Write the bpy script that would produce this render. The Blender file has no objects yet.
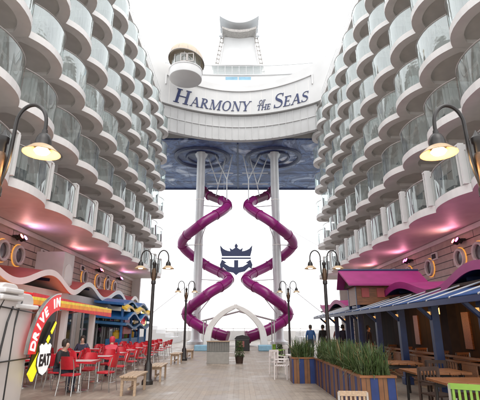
import bpy, math, random
from mathutils import Vector, Matrix
random.seed(7)
R = math.radians
S = bpy.context.scene
COL = S.collection

# ------------------------------------------------------------------ camera
cam_d = bpy.data.cameras.new('camera')
cam = bpy.data.objects.new('camera', cam_d); COL.objects.link(cam)
cam_d.sensor_width = 36; cam_d.lens = 30.9
cam_d.clip_start = 0.05; cam_d.clip_end = 6000
cam.location = (0, 0, 1.6)
cam.rotation_euler = (R(90 + 17.2), 0, R(-0.14))
S.camera = cam

# ------------------------------------------------------------------ world: white overcast sky
SUN_EL, SUN_AZ = 62, 165
w = bpy.data.worlds.new('World'); S.world = w; w.use_nodes = True
nt = w.node_tree; nt.nodes.clear()
out = nt.nodes.new('ShaderNodeOutputWorld'); bg = nt.nodes.new('ShaderNodeBackground')
sky = nt.nodes.new('ShaderNodeTexSky'); sky.sky_type = 'NISHITA'; sky.sun_disc = False
sky.sun_elevation = R(SUN_EL); sky.sun_rotation = R(SUN_AZ)
sky.air_density = 1.0; sky.dust_density = 4.0; sky.ozone_density = 1.0
mx = nt.nodes.new('ShaderNodeMix'); mx.data_type = 'RGBA'
tc = nt.nodes.new('ShaderNodeTexCoord'); nz = nt.nodes.new('ShaderNodeTexNoise')
nz.inputs['Scale'].default_value = 1.6; nz.inputs['Detail'].default_value = 4
rp = nt.nodes.new('ShaderNodeValToRGB')
rp.color_ramp.elements[0].position = .3; rp.color_ramp.elements[0].color = (8.2, 8.3, 8.5, 1)
rp.color_ramp.elements[1].position = .7; rp.color_ramp.elements[1].color = (9.6, 9.6, 9.6, 1)
nt.links.new(tc.outputs['Generated'], nz.inputs['Vector'])
nt.links.new(nz.outputs['Fac'], rp.inputs['Fac'])
mx.inputs['Factor'].default_value = 0.93
nt.links.new(sky.outputs['Color'], mx.inputs['A']); nt.links.new(rp.outputs['Color'], mx.inputs['B'])
nt.links.new(mx.outputs['Result'], bg.inputs['Color']); bg.inputs['Strength'].default_value = 0.13
nt.links.new(bg.outputs['Background'], out.inputs['Surface'])

sun_d = bpy.data.lights.new('sun', 'SUN'); sun = bpy.data.objects.new('sun', sun_d); COL.objects.link(sun)
sun_d.energy = 0.8; sun_d.angle = R(40); sun_d.color = (1, .97, .93)
sun.rotation_euler = (R(90 - SUN_EL), 0, R(180 - SUN_AZ)); sun.location = (0, -20, 60)

S.view_settings.view_transform = 'Standard'
try: S.view_settings.look = 'None'
except Exception: pass
S.view_settings.exposure = 0.82; S.view_settings.gamma = 1
S.view_settings.use_curve_mapping = False
S.render.engine = 'CYCLES'
S.cycles.max_bounces = 10; S.cycles.diffuse_bounces = 7; S.cycles.transparent_max_bounces = 24

# ------------------------------------------------------------------ materials
def new_mat(name):
    m = bpy.data.materials.new(name); m.use_nodes = True
    return m, m.node_tree, m.node_tree.nodes['Principled BSDF']

def mat(name, col, rough=.5, metal=0, var=.12, scale=6, bump=.0, bscale=60, emit=None, estr=0, spec=None, stretch=None, trans=0):
    m, t, p = new_mat(name)
    p.inputs['Roughness'].default_value = rough; p.inputs['Metallic'].default_value = metal
    if spec is not None: p.inputs['Specular IOR Level'].default_value = spec
    co = t.nodes.new('ShaderNodeTexCoord'); mp = t.nodes.new('ShaderNodeMapping')
    t.links.new(co.outputs['Object'], mp.inputs['Vector'])
    if stretch: mp.inputs['Scale'].default_value = stretch
    n = t.nodes.new('ShaderNodeTexNoise'); n.inputs['Scale'].default_value = scale; n.inputs['Detail'].default_value = 6
    t.links.new(mp.outputs['Vector'], n.inputs['Vector'])
    cr = t.nodes.new('ShaderNodeValToRGB')
    a = [max(0, c * (1 - var)) for c in col]; b = [min(1, c * (1 + var)) for c in col]
    cr.color_ramp.elements[0].position = .3; cr.color_ramp.elements[0].color = (*a, 1)
    cr.color_ramp.elements[1].position = .7; cr.color_ramp.elements[1].color = (*b, 1)
    t.links.new(n.outputs['Fac'], cr.inputs['Fac']); t.links.new(cr.outputs['Color'], p.inputs['Base Color'])
    if bump:
        n2 = t.nodes.new('ShaderNodeTexNoise'); n2.inputs['Scale'].default_value = bscale
        t.links.new(mp.outputs['Vector'], n2.inputs['Vector'])
        bp = t.nodes.new('ShaderNodeBump'); bp.inputs['Strength'].default_value = bump; bp.inputs['Distance'].default_value = .02
        t.links.new(n2.outputs['Fac'], bp.inputs['Height']); t.links.new(bp.outputs['Normal'], p.inputs['Normal'])
    if emit:
        p.inputs['Emission Color'].default_value = (*emit, 1); p.inputs['Emission Strength'].default_value = estr
    if trans:
        o = t.nodes['Material Output']; tl = t.nodes.new('ShaderNodeBsdfTranslucent'); ms = t.nodes.new('ShaderNodeMixShader')
        t.links.new(cr.outputs['Color'], tl.inputs['Color']); ms.inputs['Fac'].default_value = trans
        t.links.new(p.outputs[0], ms.inputs[1]); t.links.new(tl.outputs[0], ms.inputs[2]); t.links.new(ms.outputs[0], o.inputs['Surface'])
    return m

def glass_mat(name, tint, base=.10, rough=.03, brighten=.05, wob=0):
    m = bpy.data.materials.new(name); m.use_nodes = True; t = m.node_tree; t.nodes.clear()
    o = t.nodes.new('ShaderNodeOutputMaterial'); tr = t.nodes.new('ShaderNodeBsdfTransparent'); gl = t.nodes.new('ShaderNodeBsdfGlossy')
    df = t.nodes.new('ShaderNodeBsdfDiffuse'); df.inputs['Color'].default_value = (.72, .79, .78, 1)
    tr.inputs['Color'].default_value = (*tint, 1); gl.inputs['Roughness'].default_value = rough; gl.inputs['Color'].default_value = (.9, .97, .97, 1)
    fr = t.nodes.new('ShaderNodeFresnel'); fr.inputs['IOR'].default_value = 1.5
    ad = t.nodes.new('ShaderNodeMath'); ad.operation = 'ADD'; ad.use_clamp = True; ad.inputs[1].default_value = base
    t.links.new(fr.outputs[0], ad.inputs[0])
    m1 = t.nodes.new('ShaderNodeMixShader'); m2 = t.nodes.new('ShaderNodeMixShader')
    # pale streaky veil: brightness of reflected sky put into the pane's colour
    co = t.nodes.new('ShaderNodeTexCoord'); mp = t.nodes.new('ShaderNodeMapping'); mp.inputs['Scale'].default_value = (5, 5, .5)
    n = t.nodes.new('ShaderNodeTexNoise'); n.inputs['Scale'].default_value = 3; n.inputs['Detail'].default_value = 5
    t.links.new(co.outputs['Object'], mp.inputs[0]); t.links.new(mp.outputs[0], n.inputs['Vector'])
    mu = t.nodes.new('ShaderNodeMath'); mu.operation = 'MULTIPLY'; mu.inputs[1].default_value = brighten * 2
    t.links.new(n.outputs['Fac'], mu.inputs[0])
    t.links.new(mu.outputs[0], m1.inputs['Fac']); t.links.new(tr.outputs[0], m1.inputs[1]); t.links.new(df.outputs[0], m1.inputs[2])
    t.links.new(ad.outputs[0], m2.inputs['Fac']); t.links.new(m1.outputs[0], m2.inputs[1]); t.links.new(gl.outputs[0], m2.inputs[2])
    if wob:
        n2 = t.nodes.new('ShaderNodeTexNoise'); n2.inputs['Scale'].default_value = 2.2
        t.links.new(co.outputs['Object'], n2.inputs['Vector'])
        bp = t.nodes.new('ShaderNodeBump'); bp.inputs['Strength'].default_value = wob; bp.inputs['Distance'].default_value = .05
        t.links.new(n2.outputs['Fac'], bp.inputs['Height']); t.links.new(bp.outputs[0], gl.inputs['Normal'])
    t.links.new(m2.outputs[0], o.inputs['Surface'])
    return m

def stripe_mat(name, cols, axis, period, rough=.5, trans=0, emit=0, offset=0, sharp=True):
    """stripes of real paint (plus an added glow if emit is set) across an object's own axis; cols = [(pos, colour)...]"""
    m, t, p = new_mat(name)
    co = t.nodes.new('ShaderNodeTexCoord'); sp = t.nodes.new('ShaderNodeSeparateXYZ')
    t.links.new(co.outputs['Object'], sp.inputs[0])
    a = t.nodes.new('ShaderNodeMath'); a.operation = 'ADD'; a.inputs[1].default_value = offset + 100 * period
    t.links.new(sp.outputs[axis], a.inputs[0])
    d = t.nodes.new('ShaderNodeMath'); d.operation = 'DIVIDE'; d.inputs[1].default_value = period
    f = t.nodes.new('ShaderNodeMath'); f.operation = 'FRACT'
    t.links.new(a.outputs[0], d.inputs[0]); t.links.new(d.outputs[0], f.inputs[0])
    cr = t.nodes.new('ShaderNodeValToRGB'); cr.color_ramp.interpolation = 'CONSTANT' if sharp else 'LINEAR'
    els = cr.color_ramp.elements
    while len(els) < len(cols): els.new(.5)
    for e, (q, c) in zip(els, cols): e.position = q; e.color = (*c, 1)
    t.links.new(f.outputs[0], cr.inputs['Fac'])
    n = t.nodes.new('ShaderNodeTexNoise'); n.inputs['Scale'].default_value = 5; n.inputs['Detail'].default_value = 6
    t.links.new(co.outputs['Object'], n.inputs['Vector'])
    rr = t.nodes.new('ShaderNodeValToRGB'); rr.color_ramp.elements[0].color = (.72, .72, .72, 1); rr.color_ramp.elements[1].color = (1, 1, 1, 1)
    rr.color_ramp.elements[0].position = .3; rr.color_ramp.elements[1].position = .65
    t.links.new(n.outputs['Fac'], rr.inputs[0])
    mm = t.nodes.new('ShaderNodeMix'); mm.data_type = 'RGBA'; mm.blend_type = 'MULTIPLY'; mm.inputs['Factor'].default_value = 1
    t.links.new(cr.outputs[0], mm.inputs['A']); t.links.new(rr.outputs[0], mm.inputs['B'])
    t.links.new(mm.outputs['Result'], p.inputs['Base Color']); p.inputs['Roughness'].default_value = rough
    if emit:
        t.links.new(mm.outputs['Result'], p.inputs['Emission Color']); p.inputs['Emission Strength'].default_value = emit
    return m

def deck_mat():
    m, t, p = new_mat('deck_planks')
    co = t.nodes.new('ShaderNodeTexCoord')
    sp = t.nodes.new('ShaderNodeSeparateXYZ'); t.links.new(co.outputs['Object'], sp.inputs[0])
    br = t.nodes.new('ShaderNodeTexBrick'); br.offset = .37
    mp = t.nodes.new('ShaderNodeMapping'); mp.inputs['Rotation'].default_value = (0, 0, R(90))
    t.links.new(co.outputs['Object'], mp.inputs[0]); t.links.new(mp.outputs[0], br.inputs['Vector'])
    br.inputs['Scale'].default_value = 1; br.inputs['Brick Width'].default_value = 2.4; br.inputs['Row Height'].default_value = .14
    br.inputs['Mortar Size'].default_value = .006; br.inputs['Mortar Smooth'].default_value = .3
    br.inputs['Color1'].default_value = (.34, .283, .232, 1); br.inputs['Color2'].default_value = (.295, .244, .2, 1); br.inputs['Mortar'].default_value = (.24, .20, .163, 1)
    n = t.nodes.new('ShaderNodeTexNoise'); n.inputs['Scale'].default_value = .8; n.inputs['Detail'].default_value = 8; n.inputs['Roughness'].default_value = .65
    t.links.new(co.outputs['Object'], n.inputs['Vector'])
    r1 = t.nodes.new('ShaderNodeValToRGB'); r1.color_ramp.elements[0].position = .36; r1.color_ramp.elements[0].color = (.76, .745, .735, 1)
    r1.color_ramp.elements[1].position = .62; r1.color_ramp.elements[1].color = (1.08, 1.07, 1.06, 1)
    t.links.new(n.outputs['Fac'], r1.inputs[0])
    mm = t.nodes.new('ShaderNodeMix'); mm.data_type = 'RGBA'; mm.blend_type = 'MULTIPLY'; mm.inputs['Factor'].default_value = 1
    t.links.new(br.outputs['Color'], mm.inputs['A']); t.links.new(r1.outputs[0], mm.inputs['B'])
    n3 = t.nodes.new('ShaderNodeTexNoise'); n3.inputs['Scale'].default_value = 9; n3.inputs['Detail'].default_value = 5
    t.links.new(co.outputs['Object'], n3.inputs['Vector'])
    r3 = t.nodes.new('ShaderNodeValToRGB'); r3.color_ramp.elements[0].color = (.8, .8, .8, 1); r3.color_ramp.elements[0].position = .3
    r3.color_ramp.elements[1].position = .6
    t.links.new(n3.outputs['Fac'], r3.inputs[0])
    m4 = t.nodes.new('ShaderNodeMix'); m4.data_type = 'RGBA'; m4.blend_type = 'MULTIPLY'; m4.inputs['Factor'].default_value = 1
    t.links.new(mm.outputs['Result'], m4.inputs['A']); t.links.new(r3.outputs[0], m4.inputs['B'])
    t.links.new(m4.outputs['Result'], p.inputs['Base Color'])
    r2 = t.nodes.new('ShaderNodeValToRGB'); r2.color_ramp.elements[0].position = .38; r2.color_ramp.elements[0].color = (.30, .30, .30, 1)
    r2.color_ramp.elements[1].position = .6; r2.color_ramp.elements[1].color = (.6, .6, .6, 1)
    t.links.new(n.outputs['Fac'], r2.inputs[0]); t.links.new(r2.outputs[0], p.inputs['Roughness'])
    bp = t.nodes.new('ShaderNodeBump'); bp.inputs['Strength'].default_value = .35; bp.inputs['Distance'].default_value = .006
    t.links.new(br.outputs['Fac'], bp.inputs['Height']); bp.invert = True
    t.links.new(bp.outputs[0], p.inputs['Normal'])
    return m

def clapboard_mat(name, c1, c2, row=.34):
    m, t, p = new_mat(name)
    co = t.nodes.new('ShaderNodeTexCoord'); br = t.nodes.new('ShaderNodeTexBrick')
    mp = t.nodes.new('ShaderNodeMapping')
    sp = t.nodes.new('ShaderNodeSeparateXYZ'); cb = t.nodes.new('ShaderNodeCombineXYZ')
    t.links.new(co.outputs['Object'], sp.inputs[0]); t.links.new(sp.outputs['Y'], cb.inputs['X']); t.links.new(sp.outputs['Z'], cb.inputs['Y'])
    t.links.new(cb.outputs[0], br.inputs['Vector']); br.offset = .5
    br.inputs['Scale'].default_value = 1; br.inputs['Brick Width'].default_value = 4.2; br.inputs['Row Height'].default_value = row
    br.inputs['Mortar Size'].default_value = .022; br.inputs['Color1'].default_value = (*c1, 1); br.inputs['Color2'].default_value = (*c2, 1)
    br.inputs['Mortar'].default_value = (.05, .035, .03, 1)
    n = t.nodes.new('ShaderNodeTexNoise'); n.inputs['Scale'].default_value = 3; n.inputs['Detail'].default_value = 7
    t.links.new(co.outputs['Object'], n.inputs['Vector'])
    rr = t.nodes.new('ShaderNodeValToRGB'); rr.color_ramp.elements[0].color = (.78, .76, .75, 1); rr.color_ramp.elements[0].position = .3; rr.color_ramp.elements[1].position = .7
    t.links.new(n.outputs['Fac'], rr.inputs[0])
    mm = t.nodes.new('ShaderNodeMix'); mm.data_type = 'RGBA'; mm.blend_type = 'MULTIPLY'; mm.inputs['Factor'].default_value = 1
    t.links.new(br.outputs['Color'], mm.inputs['A']); t.links.new(rr.outputs[0], mm.inputs['B'])
    t.links.new(mm.outputs['Result'], p.inputs['Base Color']); p.inputs['Roughness'].default_value = .55
    bp = t.nodes.new('ShaderNodeBump'); bp.inputs['Strength'].default_value = .6; bp.inputs['Distance'].default_value = .02; bp.invert = True
    t.links.new(br.outputs['Fac'], bp.inputs['Height']); t.links.new(bp.outputs[0], p.inputs['Normal'])
    return m

def cloud_ceiling_mat():
    m, t, p = new_mat('painted_ceiling')
    co = t.nodes.new('ShaderNodeTexCoord')
    n = t.nodes.new('ShaderNodeTexNoise'); n.inputs['Scale'].default_value = .27; n.inputs['Detail'].default_value = 7; n.inputs['Roughness'].default_value = .55; n.inputs['Distortion'].default_value = .9
    t.links.new(co.outputs['Object'], n.inputs['Vector'])
    cr = t.nodes.new('ShaderNodeValToRGB'); e = cr.color_ramp.elements
    e[0].position = .36; e[0].color = (.03, .035, .085, 1); e[1].position = .45; e[1].color = (.06, .085, .21, 1)
    for q, c in ((.50, (.13, .20, .41)), (.54, (.05, .065, .16)), (.60, (.30, .37, .56)), (.68, (.72, .75, .82))):
        x = e.new(q); x.color = (*c, 1)
    t.links.new(n.outputs['Fac'], cr.inputs[0]); t.links.new(cr.outputs[0], p.inputs['Base Color'])
    p.inputs['Roughness'].default_value = .4
    return m

M = dict(
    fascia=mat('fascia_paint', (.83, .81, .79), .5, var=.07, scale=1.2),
    soffit=mat('soffit_recess_shade', (.64, .605, .57), .6, var=.08, scale=2),  # darker than the rim: shade of the recess put into the colour
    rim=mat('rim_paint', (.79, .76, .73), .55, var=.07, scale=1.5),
    white=mat('white_paint', (.80, .79, .77), .4, var=.05, scale=1.5),
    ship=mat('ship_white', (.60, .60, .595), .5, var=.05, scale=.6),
    shipshade=mat('ship_white_shaded_panel', (.52, .52, .515), .5, var=.07, scale=.8),  # darker copy of ship white, shade of the set-back band in its colour
    mastgrey=mat('mast_paint', (.54, .545, .55), .5, var=.06, scale=.7),
    lattice=mat('mast_lattice', (.34, .32, .30), .6, var=.2),
    offwhite=mat('weathered_white', (.72, .71, .69), .5, var=.08, scale=.8),
    divider=mat('divider_grey', (.60, .585, .57), .45, var=.04),
    glass=glass_mat('balcony_glass', (.80, .90, .87), base=.18, brighten=.27, wob=.14),
    lowglass=glass_mat('lower_balcony_glass', (.86, .93, .91), base=.05, brighten=.09, wob=.0),
    clearglass=glass_mat('screen_glass', (.95, .97, .97), base=.08, brighten=.12),
    darkglass=mat('dark_door_glass', (.045, .06, .062), .06, var=.3, scale=1.2),
    curtain=mat('cabin_curtain', (.42, .38, .34), .8, var=.2, scale=3, stretch=(6, 6, .4)),
    frame=mat('alu_frame', (.62, .63, .63), .35, .4, var=.05),
    rail=mat('handrail', (.42, .39, .37), .4, .3, var=.1),
    cladL=clapboard_mat('plank_cladding', (.60, .475, .41), (.53, .42, .36)),
    deck=deck_mat(),
    ceil=cloud_ceiling_mat(),
    navy=mat('navy_letters', (.022, .035, .115), .4, var=.15),
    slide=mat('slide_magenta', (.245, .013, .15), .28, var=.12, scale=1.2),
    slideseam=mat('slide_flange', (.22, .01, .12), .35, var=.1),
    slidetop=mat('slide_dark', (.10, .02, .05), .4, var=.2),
    steel=mat('painted_steel', (.62, .63, .64), .4, .2, var=.06, scale=1),
    ring=mat('ceiling_ring', (.05, .06, .12), .4, var=.2),
    black=mat('lamp_black', (.018, .015, .014), .4, var=.3, scale=12),
    bronze=mat('lamp_bronze', (.10, .06, .035), .4, .5, var=.3, scale=15),
    shade=mat('lamp_shade_warm_glow', (.50, .36, .22), .35, var=.08),  # opal shade, warm glow of the lit lamp put into its colour
    bulb=mat('lamp_bulb', (1, .9, .7), .4, emit=(1, .60, .26), estr=4),
    bulbdim=mat('lamp_bulb_dim', (1, .95, .85), .4, emit=(1, .82, .6), estr=2.2),
    canopyred=mat('canopy_red', (.40, .075, .065), .5, var=.12, scale=2),
    canopymag=mat('canopy_magenta', (.33, .022, .16), .45, var=.14, scale=2),
    canopyblue=mat('canopy_navy', (.02, .035, .10), .5, var=.2, scale=3),
    awning=mat('awning_blue', (.03, .10, .30), .55, var=.25, scale=4, trans=.3),
    postblue=mat('post_blue', (.010, .026, .095), .4, var=.2, scale=5),
    wood=mat('teak_wood', (.22, .085, .03), .4, var=.35, scale=4, stretch=(1, 9, 9), bump=.1),
    woodpale=mat('bench_wood', (.42, .30, .20), .5, var=.2, scale=4, stretch=(9, 1, 9)),
    darkwood=mat('dark_wood', (.04, .02, .013), .65, var=.3, scale=4),
    interior=mat('dark_interior', (.035, .026, .024), .7, var=.4, scale=1.5),
    red=mat('chair_red', (.50, .018, .03), .3, var=.15, scale=8),
    chrome=mat('chrome', (.55, .54, .53), .22, .9, var=.1),
    tabletop=mat('table_laminate', (.55, .52, .51), .3, var=.12, scale=5),
    kiosk=mat('kiosk_enamel', (.66, .62, .60), .35, var=.08, scale=1.3),
    kioskcap=mat('kiosk_cap', (.76, .75, .74), .3, var=.08, scale=2),
    seam=mat('black_trim', (.012, .012, .012), .4, var=.3),
    signred=mat('sign_red', (.72, .02, .03), .35, emit=(.9, .03, .04), estr=.18, var=.06),
    signwhite=mat('sign_white', (.85, .85, .84), .35, emit=(1, 1, 1), estr=.25, var=.03),
    signyellow=mat('sign_yellow', (.85, .72, .02), .35, emit=(1, .85, .02), estr=.35, var=.05),
    signblue=mat('sign_blue', (.03, .07, .35), .35, var=.06),
    signblack=mat('sign_black', (.015, .013, .013), .4, var=.2),
    leaf=mat('leaf_green', (.06, .10, .03), .5, var=.45, scale=9, trans=.25),
    leafpale=mat('leaf_pale', (.10, .14, .055), .5, var=.4, scale=9, trans=.25),
    leafdry=mat('leaf_dry', (.20, .14, .06), .6, var=.3, scale=9, trans=.2),
    soil=mat('soil', (.04, .028, .02), .9, var=.4),
    plant_box=stripe_mat('planter_stripes', [(0, (.20, .085, .035)), (.26, (.03, .018, .015)), (.29, (.21, .095, .04)), (.50, (.03, .018, .015)), (.53, (.018, .04, .16)), (.97, (.02, .015, .015))], 'X', .32),
    plant_side=stripe_mat('planter_side_stripes', [(0, (.22, .10, .05)), (.26, (.03, .018, .015)), (.29, (.20, .085, .04)), (.62, (.03, .018, .015)), (.65, (.018, .04, .16)), (.97, (.02, .015, .015))], 'Y', .5),
    awnstripe=stripe_mat('awning_stripes', [(0, (.62, .02, .02)), (.34, (.80, .30, .02)), (.56, (.80, .62, .05)), (.70, (.62, .02, .03)), (.9, (.75, .25, .03))], 'Z', .62, trans=.3, emit=.22),  # faint glow added to the awning cloth in its own stripe colours
    bluewave=mat('blue_wave', (.02, .11, .30), .35, var=.2),
    yellow=mat('yellow_wave', (.65, .40, .03), .4, var=.15),
    amber=mat('amber_ring', (.8, .45, .1), .4, emit=(1, .45, .08), estr=.35),
    porthole=mat('porthole_glass', (.10, .09, .095), .1, var=.4, scale=3),
    portrim=mat('porthole_rim', (.62, .56, .53), .35, var=.1),
    pinklens=mat('pink_lens', (.9, .1, .5), .3, emit=(1, .07, .45), estr=9),
    redlens=mat('red_lens', (.9, .1, .1), .3, emit=(1, .12, .10), estr=7),
    violetlens=mat('violet_lens', (.5, .2, .9), .3, emit=(.5, .25, 1), estr=7),
    pinkish=mat('dull_pink', (.28, .10, .09), .6, var=.2),
    canvas=mat('canvas_beige', (.50, .42, .33), .7, var=.08, scale=2),
    cream=mat('arch_white', (.86, .85, .82), .5, var=.07, scale=2),
    greypanel=mat('grey_panel', (.17, .165, .15), .5, var=.1),
    skin=mat('skin', (.50, .30, .22), .5, var=.08),
    jacketblack=mat('jacket_black', (.016, .016, .018), .7, var=.3),
    jacketblue=mat('jacket_blue', (.018, .075, .22), .6, var=.2),
    jacketred=mat('jacket_red', (.52, .03, .055), .6, var=.2),
    jacketnavy=mat('jacket_navy', (.03, .03, .06), .6, var=.2),
    trouser=mat('trousers', (.03, .035, .055), .75, var=.25),
    shoe=mat('shoes', (.02, .018, .017), .5, var=.2),
    hair=mat('hair', (.03, .02, .014), .6, var=.3),
    greenchair=mat('green_plastic', (.20, .36, .05), .4, var=.1),
    whitewire=mat('white_wire', (.72, .66, .64), .4, var=.05),
    stallblue=mat('stall_blue', (.03, .12, .26), .45, var=.25, scale=3),
    glowpanel=mat('lit_panel', (.85, .8, .35), .5, emit=(.95, .85, .35), estr=.8),
    amberlamp=mat('amber_lantern', (.6, .35, .1), .4, emit=(1, .5, .15), estr=.5),
    warmlit=mat('warm_lamp', (1, .6, .2), .5, emit=(1, .42, .10), estr=3.5),
    sea=mat('sea_water', (.20, .24, .26), .25, var=.15, scale=.05),
    mesh=mat('stern_screen', (.70, .69, .68), .6, var=.05, scale=.5),
    pad=mat('blue_pad', (.25, .46, .60), .5, var=.1),
    lilac=mat('tent_fabric', (.66, .62, .66), .6, var=.05, trans=.3),
    cushion=mat('chair_dark', (.05, .055, .06), .6, var=.2),
)
M['slat_interior'] = stripe_mat('slat_wall', [(0, (.022, .012, .009)), (.45, (.009, .007, .007)), (.5, (.028, .013, .009)), (.92, (.007, .006, .006))], 'Y', .9, rough=.85)

# ------------------------------------------------------------------ mesh builder
class MB:
    def __init__(s): s.v = []; s.f = []; s.m = []
    def add(s, vs, fs, mi=0):
        o = len(s.v); s.v += [tuple(v) for v in vs]; s.f += [tuple(i + o for i in f) for f in fs]; s.m += [mi] * len(fs); return s
    def box(s, c, d, rz=0, mi=0, M4=None):
        x, y, z = d[0] / 2, d[1] / 2, d[2] / 2
        vs = [Vector((a * x, b * y, e * z)) for e in (-1, 1) for a, b in ((-1, -1), (1, -1), (1, 1), (-1, 1))]
        Q = M4 if M4 is not None else Matrix.Rotation(rz, 4, 'Z')
        c = Vector(c); vs = [Q @ v + c for v in vs]
        return s.add(vs, [(3, 2, 1, 0), (4, 5, 6, 7), (0, 1, 5, 4), (1, 2, 6, 5), (2, 3, 7, 6), (3, 0, 4, 7)], mi)
    def beam(s, a, b, wd, ht=None, mi=0):
        a = Vector(a); b = Vector(b); d = b - a; L = d.length
        Q = d.to_track_quat('Y', 'Z').to_matrix().to_4x4()
        return s.box((a + b) / 2, (wd, L, ht or wd), mi=mi, M4=Q)
    def tube(s, pts, r, n=8, caps=True, mi=0, closed=False):
        pts = [Vector(p) for p in pts]; N = len(pts); rs = r if isinstance(r, (list, tuple)) else [r] * N
        rings = []; up = Vector((0, 0, 1)); prev = None
        for i, p in enumerate(pts):
            if closed: t = pts[(i + 1) % N] - pts[i - 1]
            else: t = pts[min(i + 1, N - 1)] - pts[max(i - 1, 0)]
            t.normalize()
            if prev is None:
                a = t.cross(up)
                if a.length < .05: a = t.cross(Vector((1, 0, 0)))
                a.normalize()
            else:
                a = prev - t * prev.dot(t); a.normalize()
            prev = a; b = t.cross(a)
            rings.append([p + (a * math.cos(2 * math.pi * k / n) + b * math.sin(2 * math.pi * k / n)) * rs[i] for k in range(n)])
        vs = [v for rg in rings for v in rg]; fs = []
        for i in range(N if closed else N - 1):
            j = (i + 1) % N
            for k in range(n):
                fs.append((i * n + k, i * n + (k + 1) % n, j * n + (k + 1) % n, j * n + k))
        if caps and not closed:
            fs.append(tuple(range(n))[::-1]); fs.append(tuple((N - 1) * n + k for k in range(n)))
        return s.add(vs, fs, mi)
    def cyl(s, a, b, r, r2=None, n=12, mi=0): return s.tube([a, b], [r, r if r2 is None else r2], n, mi=mi)
    def lathe(s, prof, c=(0, 0, 0), n=20, mi=0, ang=2 * math.pi, a0=0):
        c = Vector(c); vs = []; fs = []; P = len(prof); full = abs(ang - 2 * math.pi) < 1e-6; K = n if full else n + 1
        for k in range(K):
            a = a0 + ang * k / n
            vs += [c + Vector((r * math.cos(a), r * math.sin(a), z)) for r, z in prof]
        for k in range(n):
            j = (k + 1) % K
            for i in range(P - 1): fs.append((k * P + i, j * P + i, j * P + i + 1, k * P + i + 1))
        return s.add(vs, fs, mi)
    def prism(s, poly, o, u, v, d, mi=0):
        """polygon (a,b) -> o + a*u + b*v, extruded along d"""
        o, u, v, d = map(Vector, (o, u, v, d)); n = len(poly)
        A = [o + u * a + v * b for a, b in poly]; vs = A + [p + d for p in A]
        fs = [tuple(range(n))[::-1], tuple(range(n, 2 * n))] + [(i, (i + 1) % n, n + (i + 1) % n, n + i) for i in range(n)]
        return s.add(vs, fs, mi)
    def strip(s, A, B, mi=0):
        n = len(A); return s.add(list(A) + list(B), [(i, i + 1, n + i + 1, n + i) for i in range(n - 1)], mi)
    def slab(s, A, B, th, mi=0):
        """curved sheet between rails A and B given thickness th (down)"""
        n = len(A); A = [Vector(p) for p in A]; B = [Vector(p) for p in B]; dz = Vector((0, 0, -th))
        vs = A + B + [p + dz for p in A] + [p + dz for p in B]; fs = []
        for i in range(n - 1):
            fs += [(i, i + 1, n + i + 1, n + i), (2 * n + i, 3 * n + i, 3 * n + i + 1, 2 * n + i + 1),
                   (i, 2 * n + i, 2 * n + i + 1, i + 1), (n + i, n + i + 1, 3 * n + i + 1, 3 * n + i)]
        fs += [(0, n, 3 * n, 2 * n), (n - 1, 3 * n - 1, 4 * n - 1, 2 * n - 1)]
        return s.add(vs, fs, mi)
    def build(s, name, m, parent=None, smooth=False, off=(0, 0, 0), bevel=0, recalc=True):
        me = bpy.data.meshes.new(name); ox, oy, oz = off
        me.from_pydata([(x - ox, y - oy, z - oz) for x, y, z in s.v], [], s.f)
        for mm in (m if isinstance(m, (list, tuple)) else [m]): me.materials.append(mm)
        for i, q in enumerate(s.m): me.polygons[i].material_index = q
        if recalc:
            import bmesh
            b = bmesh.new(); b.from_mesh(me); bmesh.ops.recalc_face_normals(b, faces=b.faces); b.to_mesh(me); b.free()
        if smooth:
            for p in me.polygons: p.use_smooth = True
            try: me.set_sharp_from_angle(angle=R(38))
            except Exception: pass
        me.update()
        o = bpy.data.objects.new(name, me); COL.objects.link(o)
        if parent is not None: o.parent = parent
        if bevel:
            bv = o.modifiers.new('bevel', 'BEVEL'); bv.width = bevel; bv.segments = 2; bv.limit_method = 'ANGLE'
        return o

def build_parts(mb, name, m, parent, **k):
    """each loose piece of the builder becomes a mesh of its own"""
    par = list(range(len(mb.v)))
    def fd(i):
        while par[i] != i: par[i] = par[par[i]]; i = par[i]
        return i
    for f in mb.f:
        a = fd(f[0])
        for j in f[1:]: par[fd(j)] = a
    gr = {}
    for f, mi in zip(mb.f, mb.m): gr.setdefault(fd(f[0]), []).append((f, mi))
    res = []
    for g in gr.values():
        ids = sorted({i for f, _ in g for i in f}); mp = {i: n for n, i in enumerate(ids)}
        q = MB(); q.v = [mb.v[i] for i in ids]; q.f = [tuple(mp[i] for i in f) for f, _ in g]; q.m = [mi for _, mi in g]
        res.append(q.build(name, m, parent, **k))
    return res

def tag(o, label=None, cat=None, group=None, kind=None):
    if label: o['label'] = label
    if cat: o['category'] = cat
    if group: o['group'] = group
    if kind: o['kind'] = kind
    return o
def thing(name, loc, label, cat, group=None, rz=0):
    o = bpy.data.objects.new(name, None); COL.objects.link(o); o.location = loc; o.rotation_euler = (0, 0, rz)
    o.empty_display_size = .1
    return tag(o, label, cat, group)
KIDS = {}
def kids(o): return [c for c in bpy.data.objects if c.parent == o]
def copy_tree(o, parent=None):
    c = o.copy(); COL.objects.link(c); c.parent = parent
    for ch in list(o.children): copy_tree(ch, c)
    return c
def dup(o, loc, rz=0, label=None, group=None):
    c = copy_tree(o); c.location = loc; c.rotation_euler = (0, 0, rz)
    if label: c['label'] = label
    if group: c['group'] = group
    return c
def spline(P, n=12):
    P = [Vector(p) for p in P]; out = []
    for i in range(len(P) - 1):
        p0 = P[max(i - 1, 0)]; p1 = P[i]; p2 = P[i + 1]; p3 = P[min(i + 2, len(P) - 1)]
        for k in range(n):
            t = k / n
            out.append(.5 * ((2 * p1) + (p2 - p0) * t + (2 * p0 - 5 * p1 + 4 * p2 - p3) * t * t + (3 * p1 - p0 - 3 * p2 + p3) * t ** 3))
    return out + [P[-1]]

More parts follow.
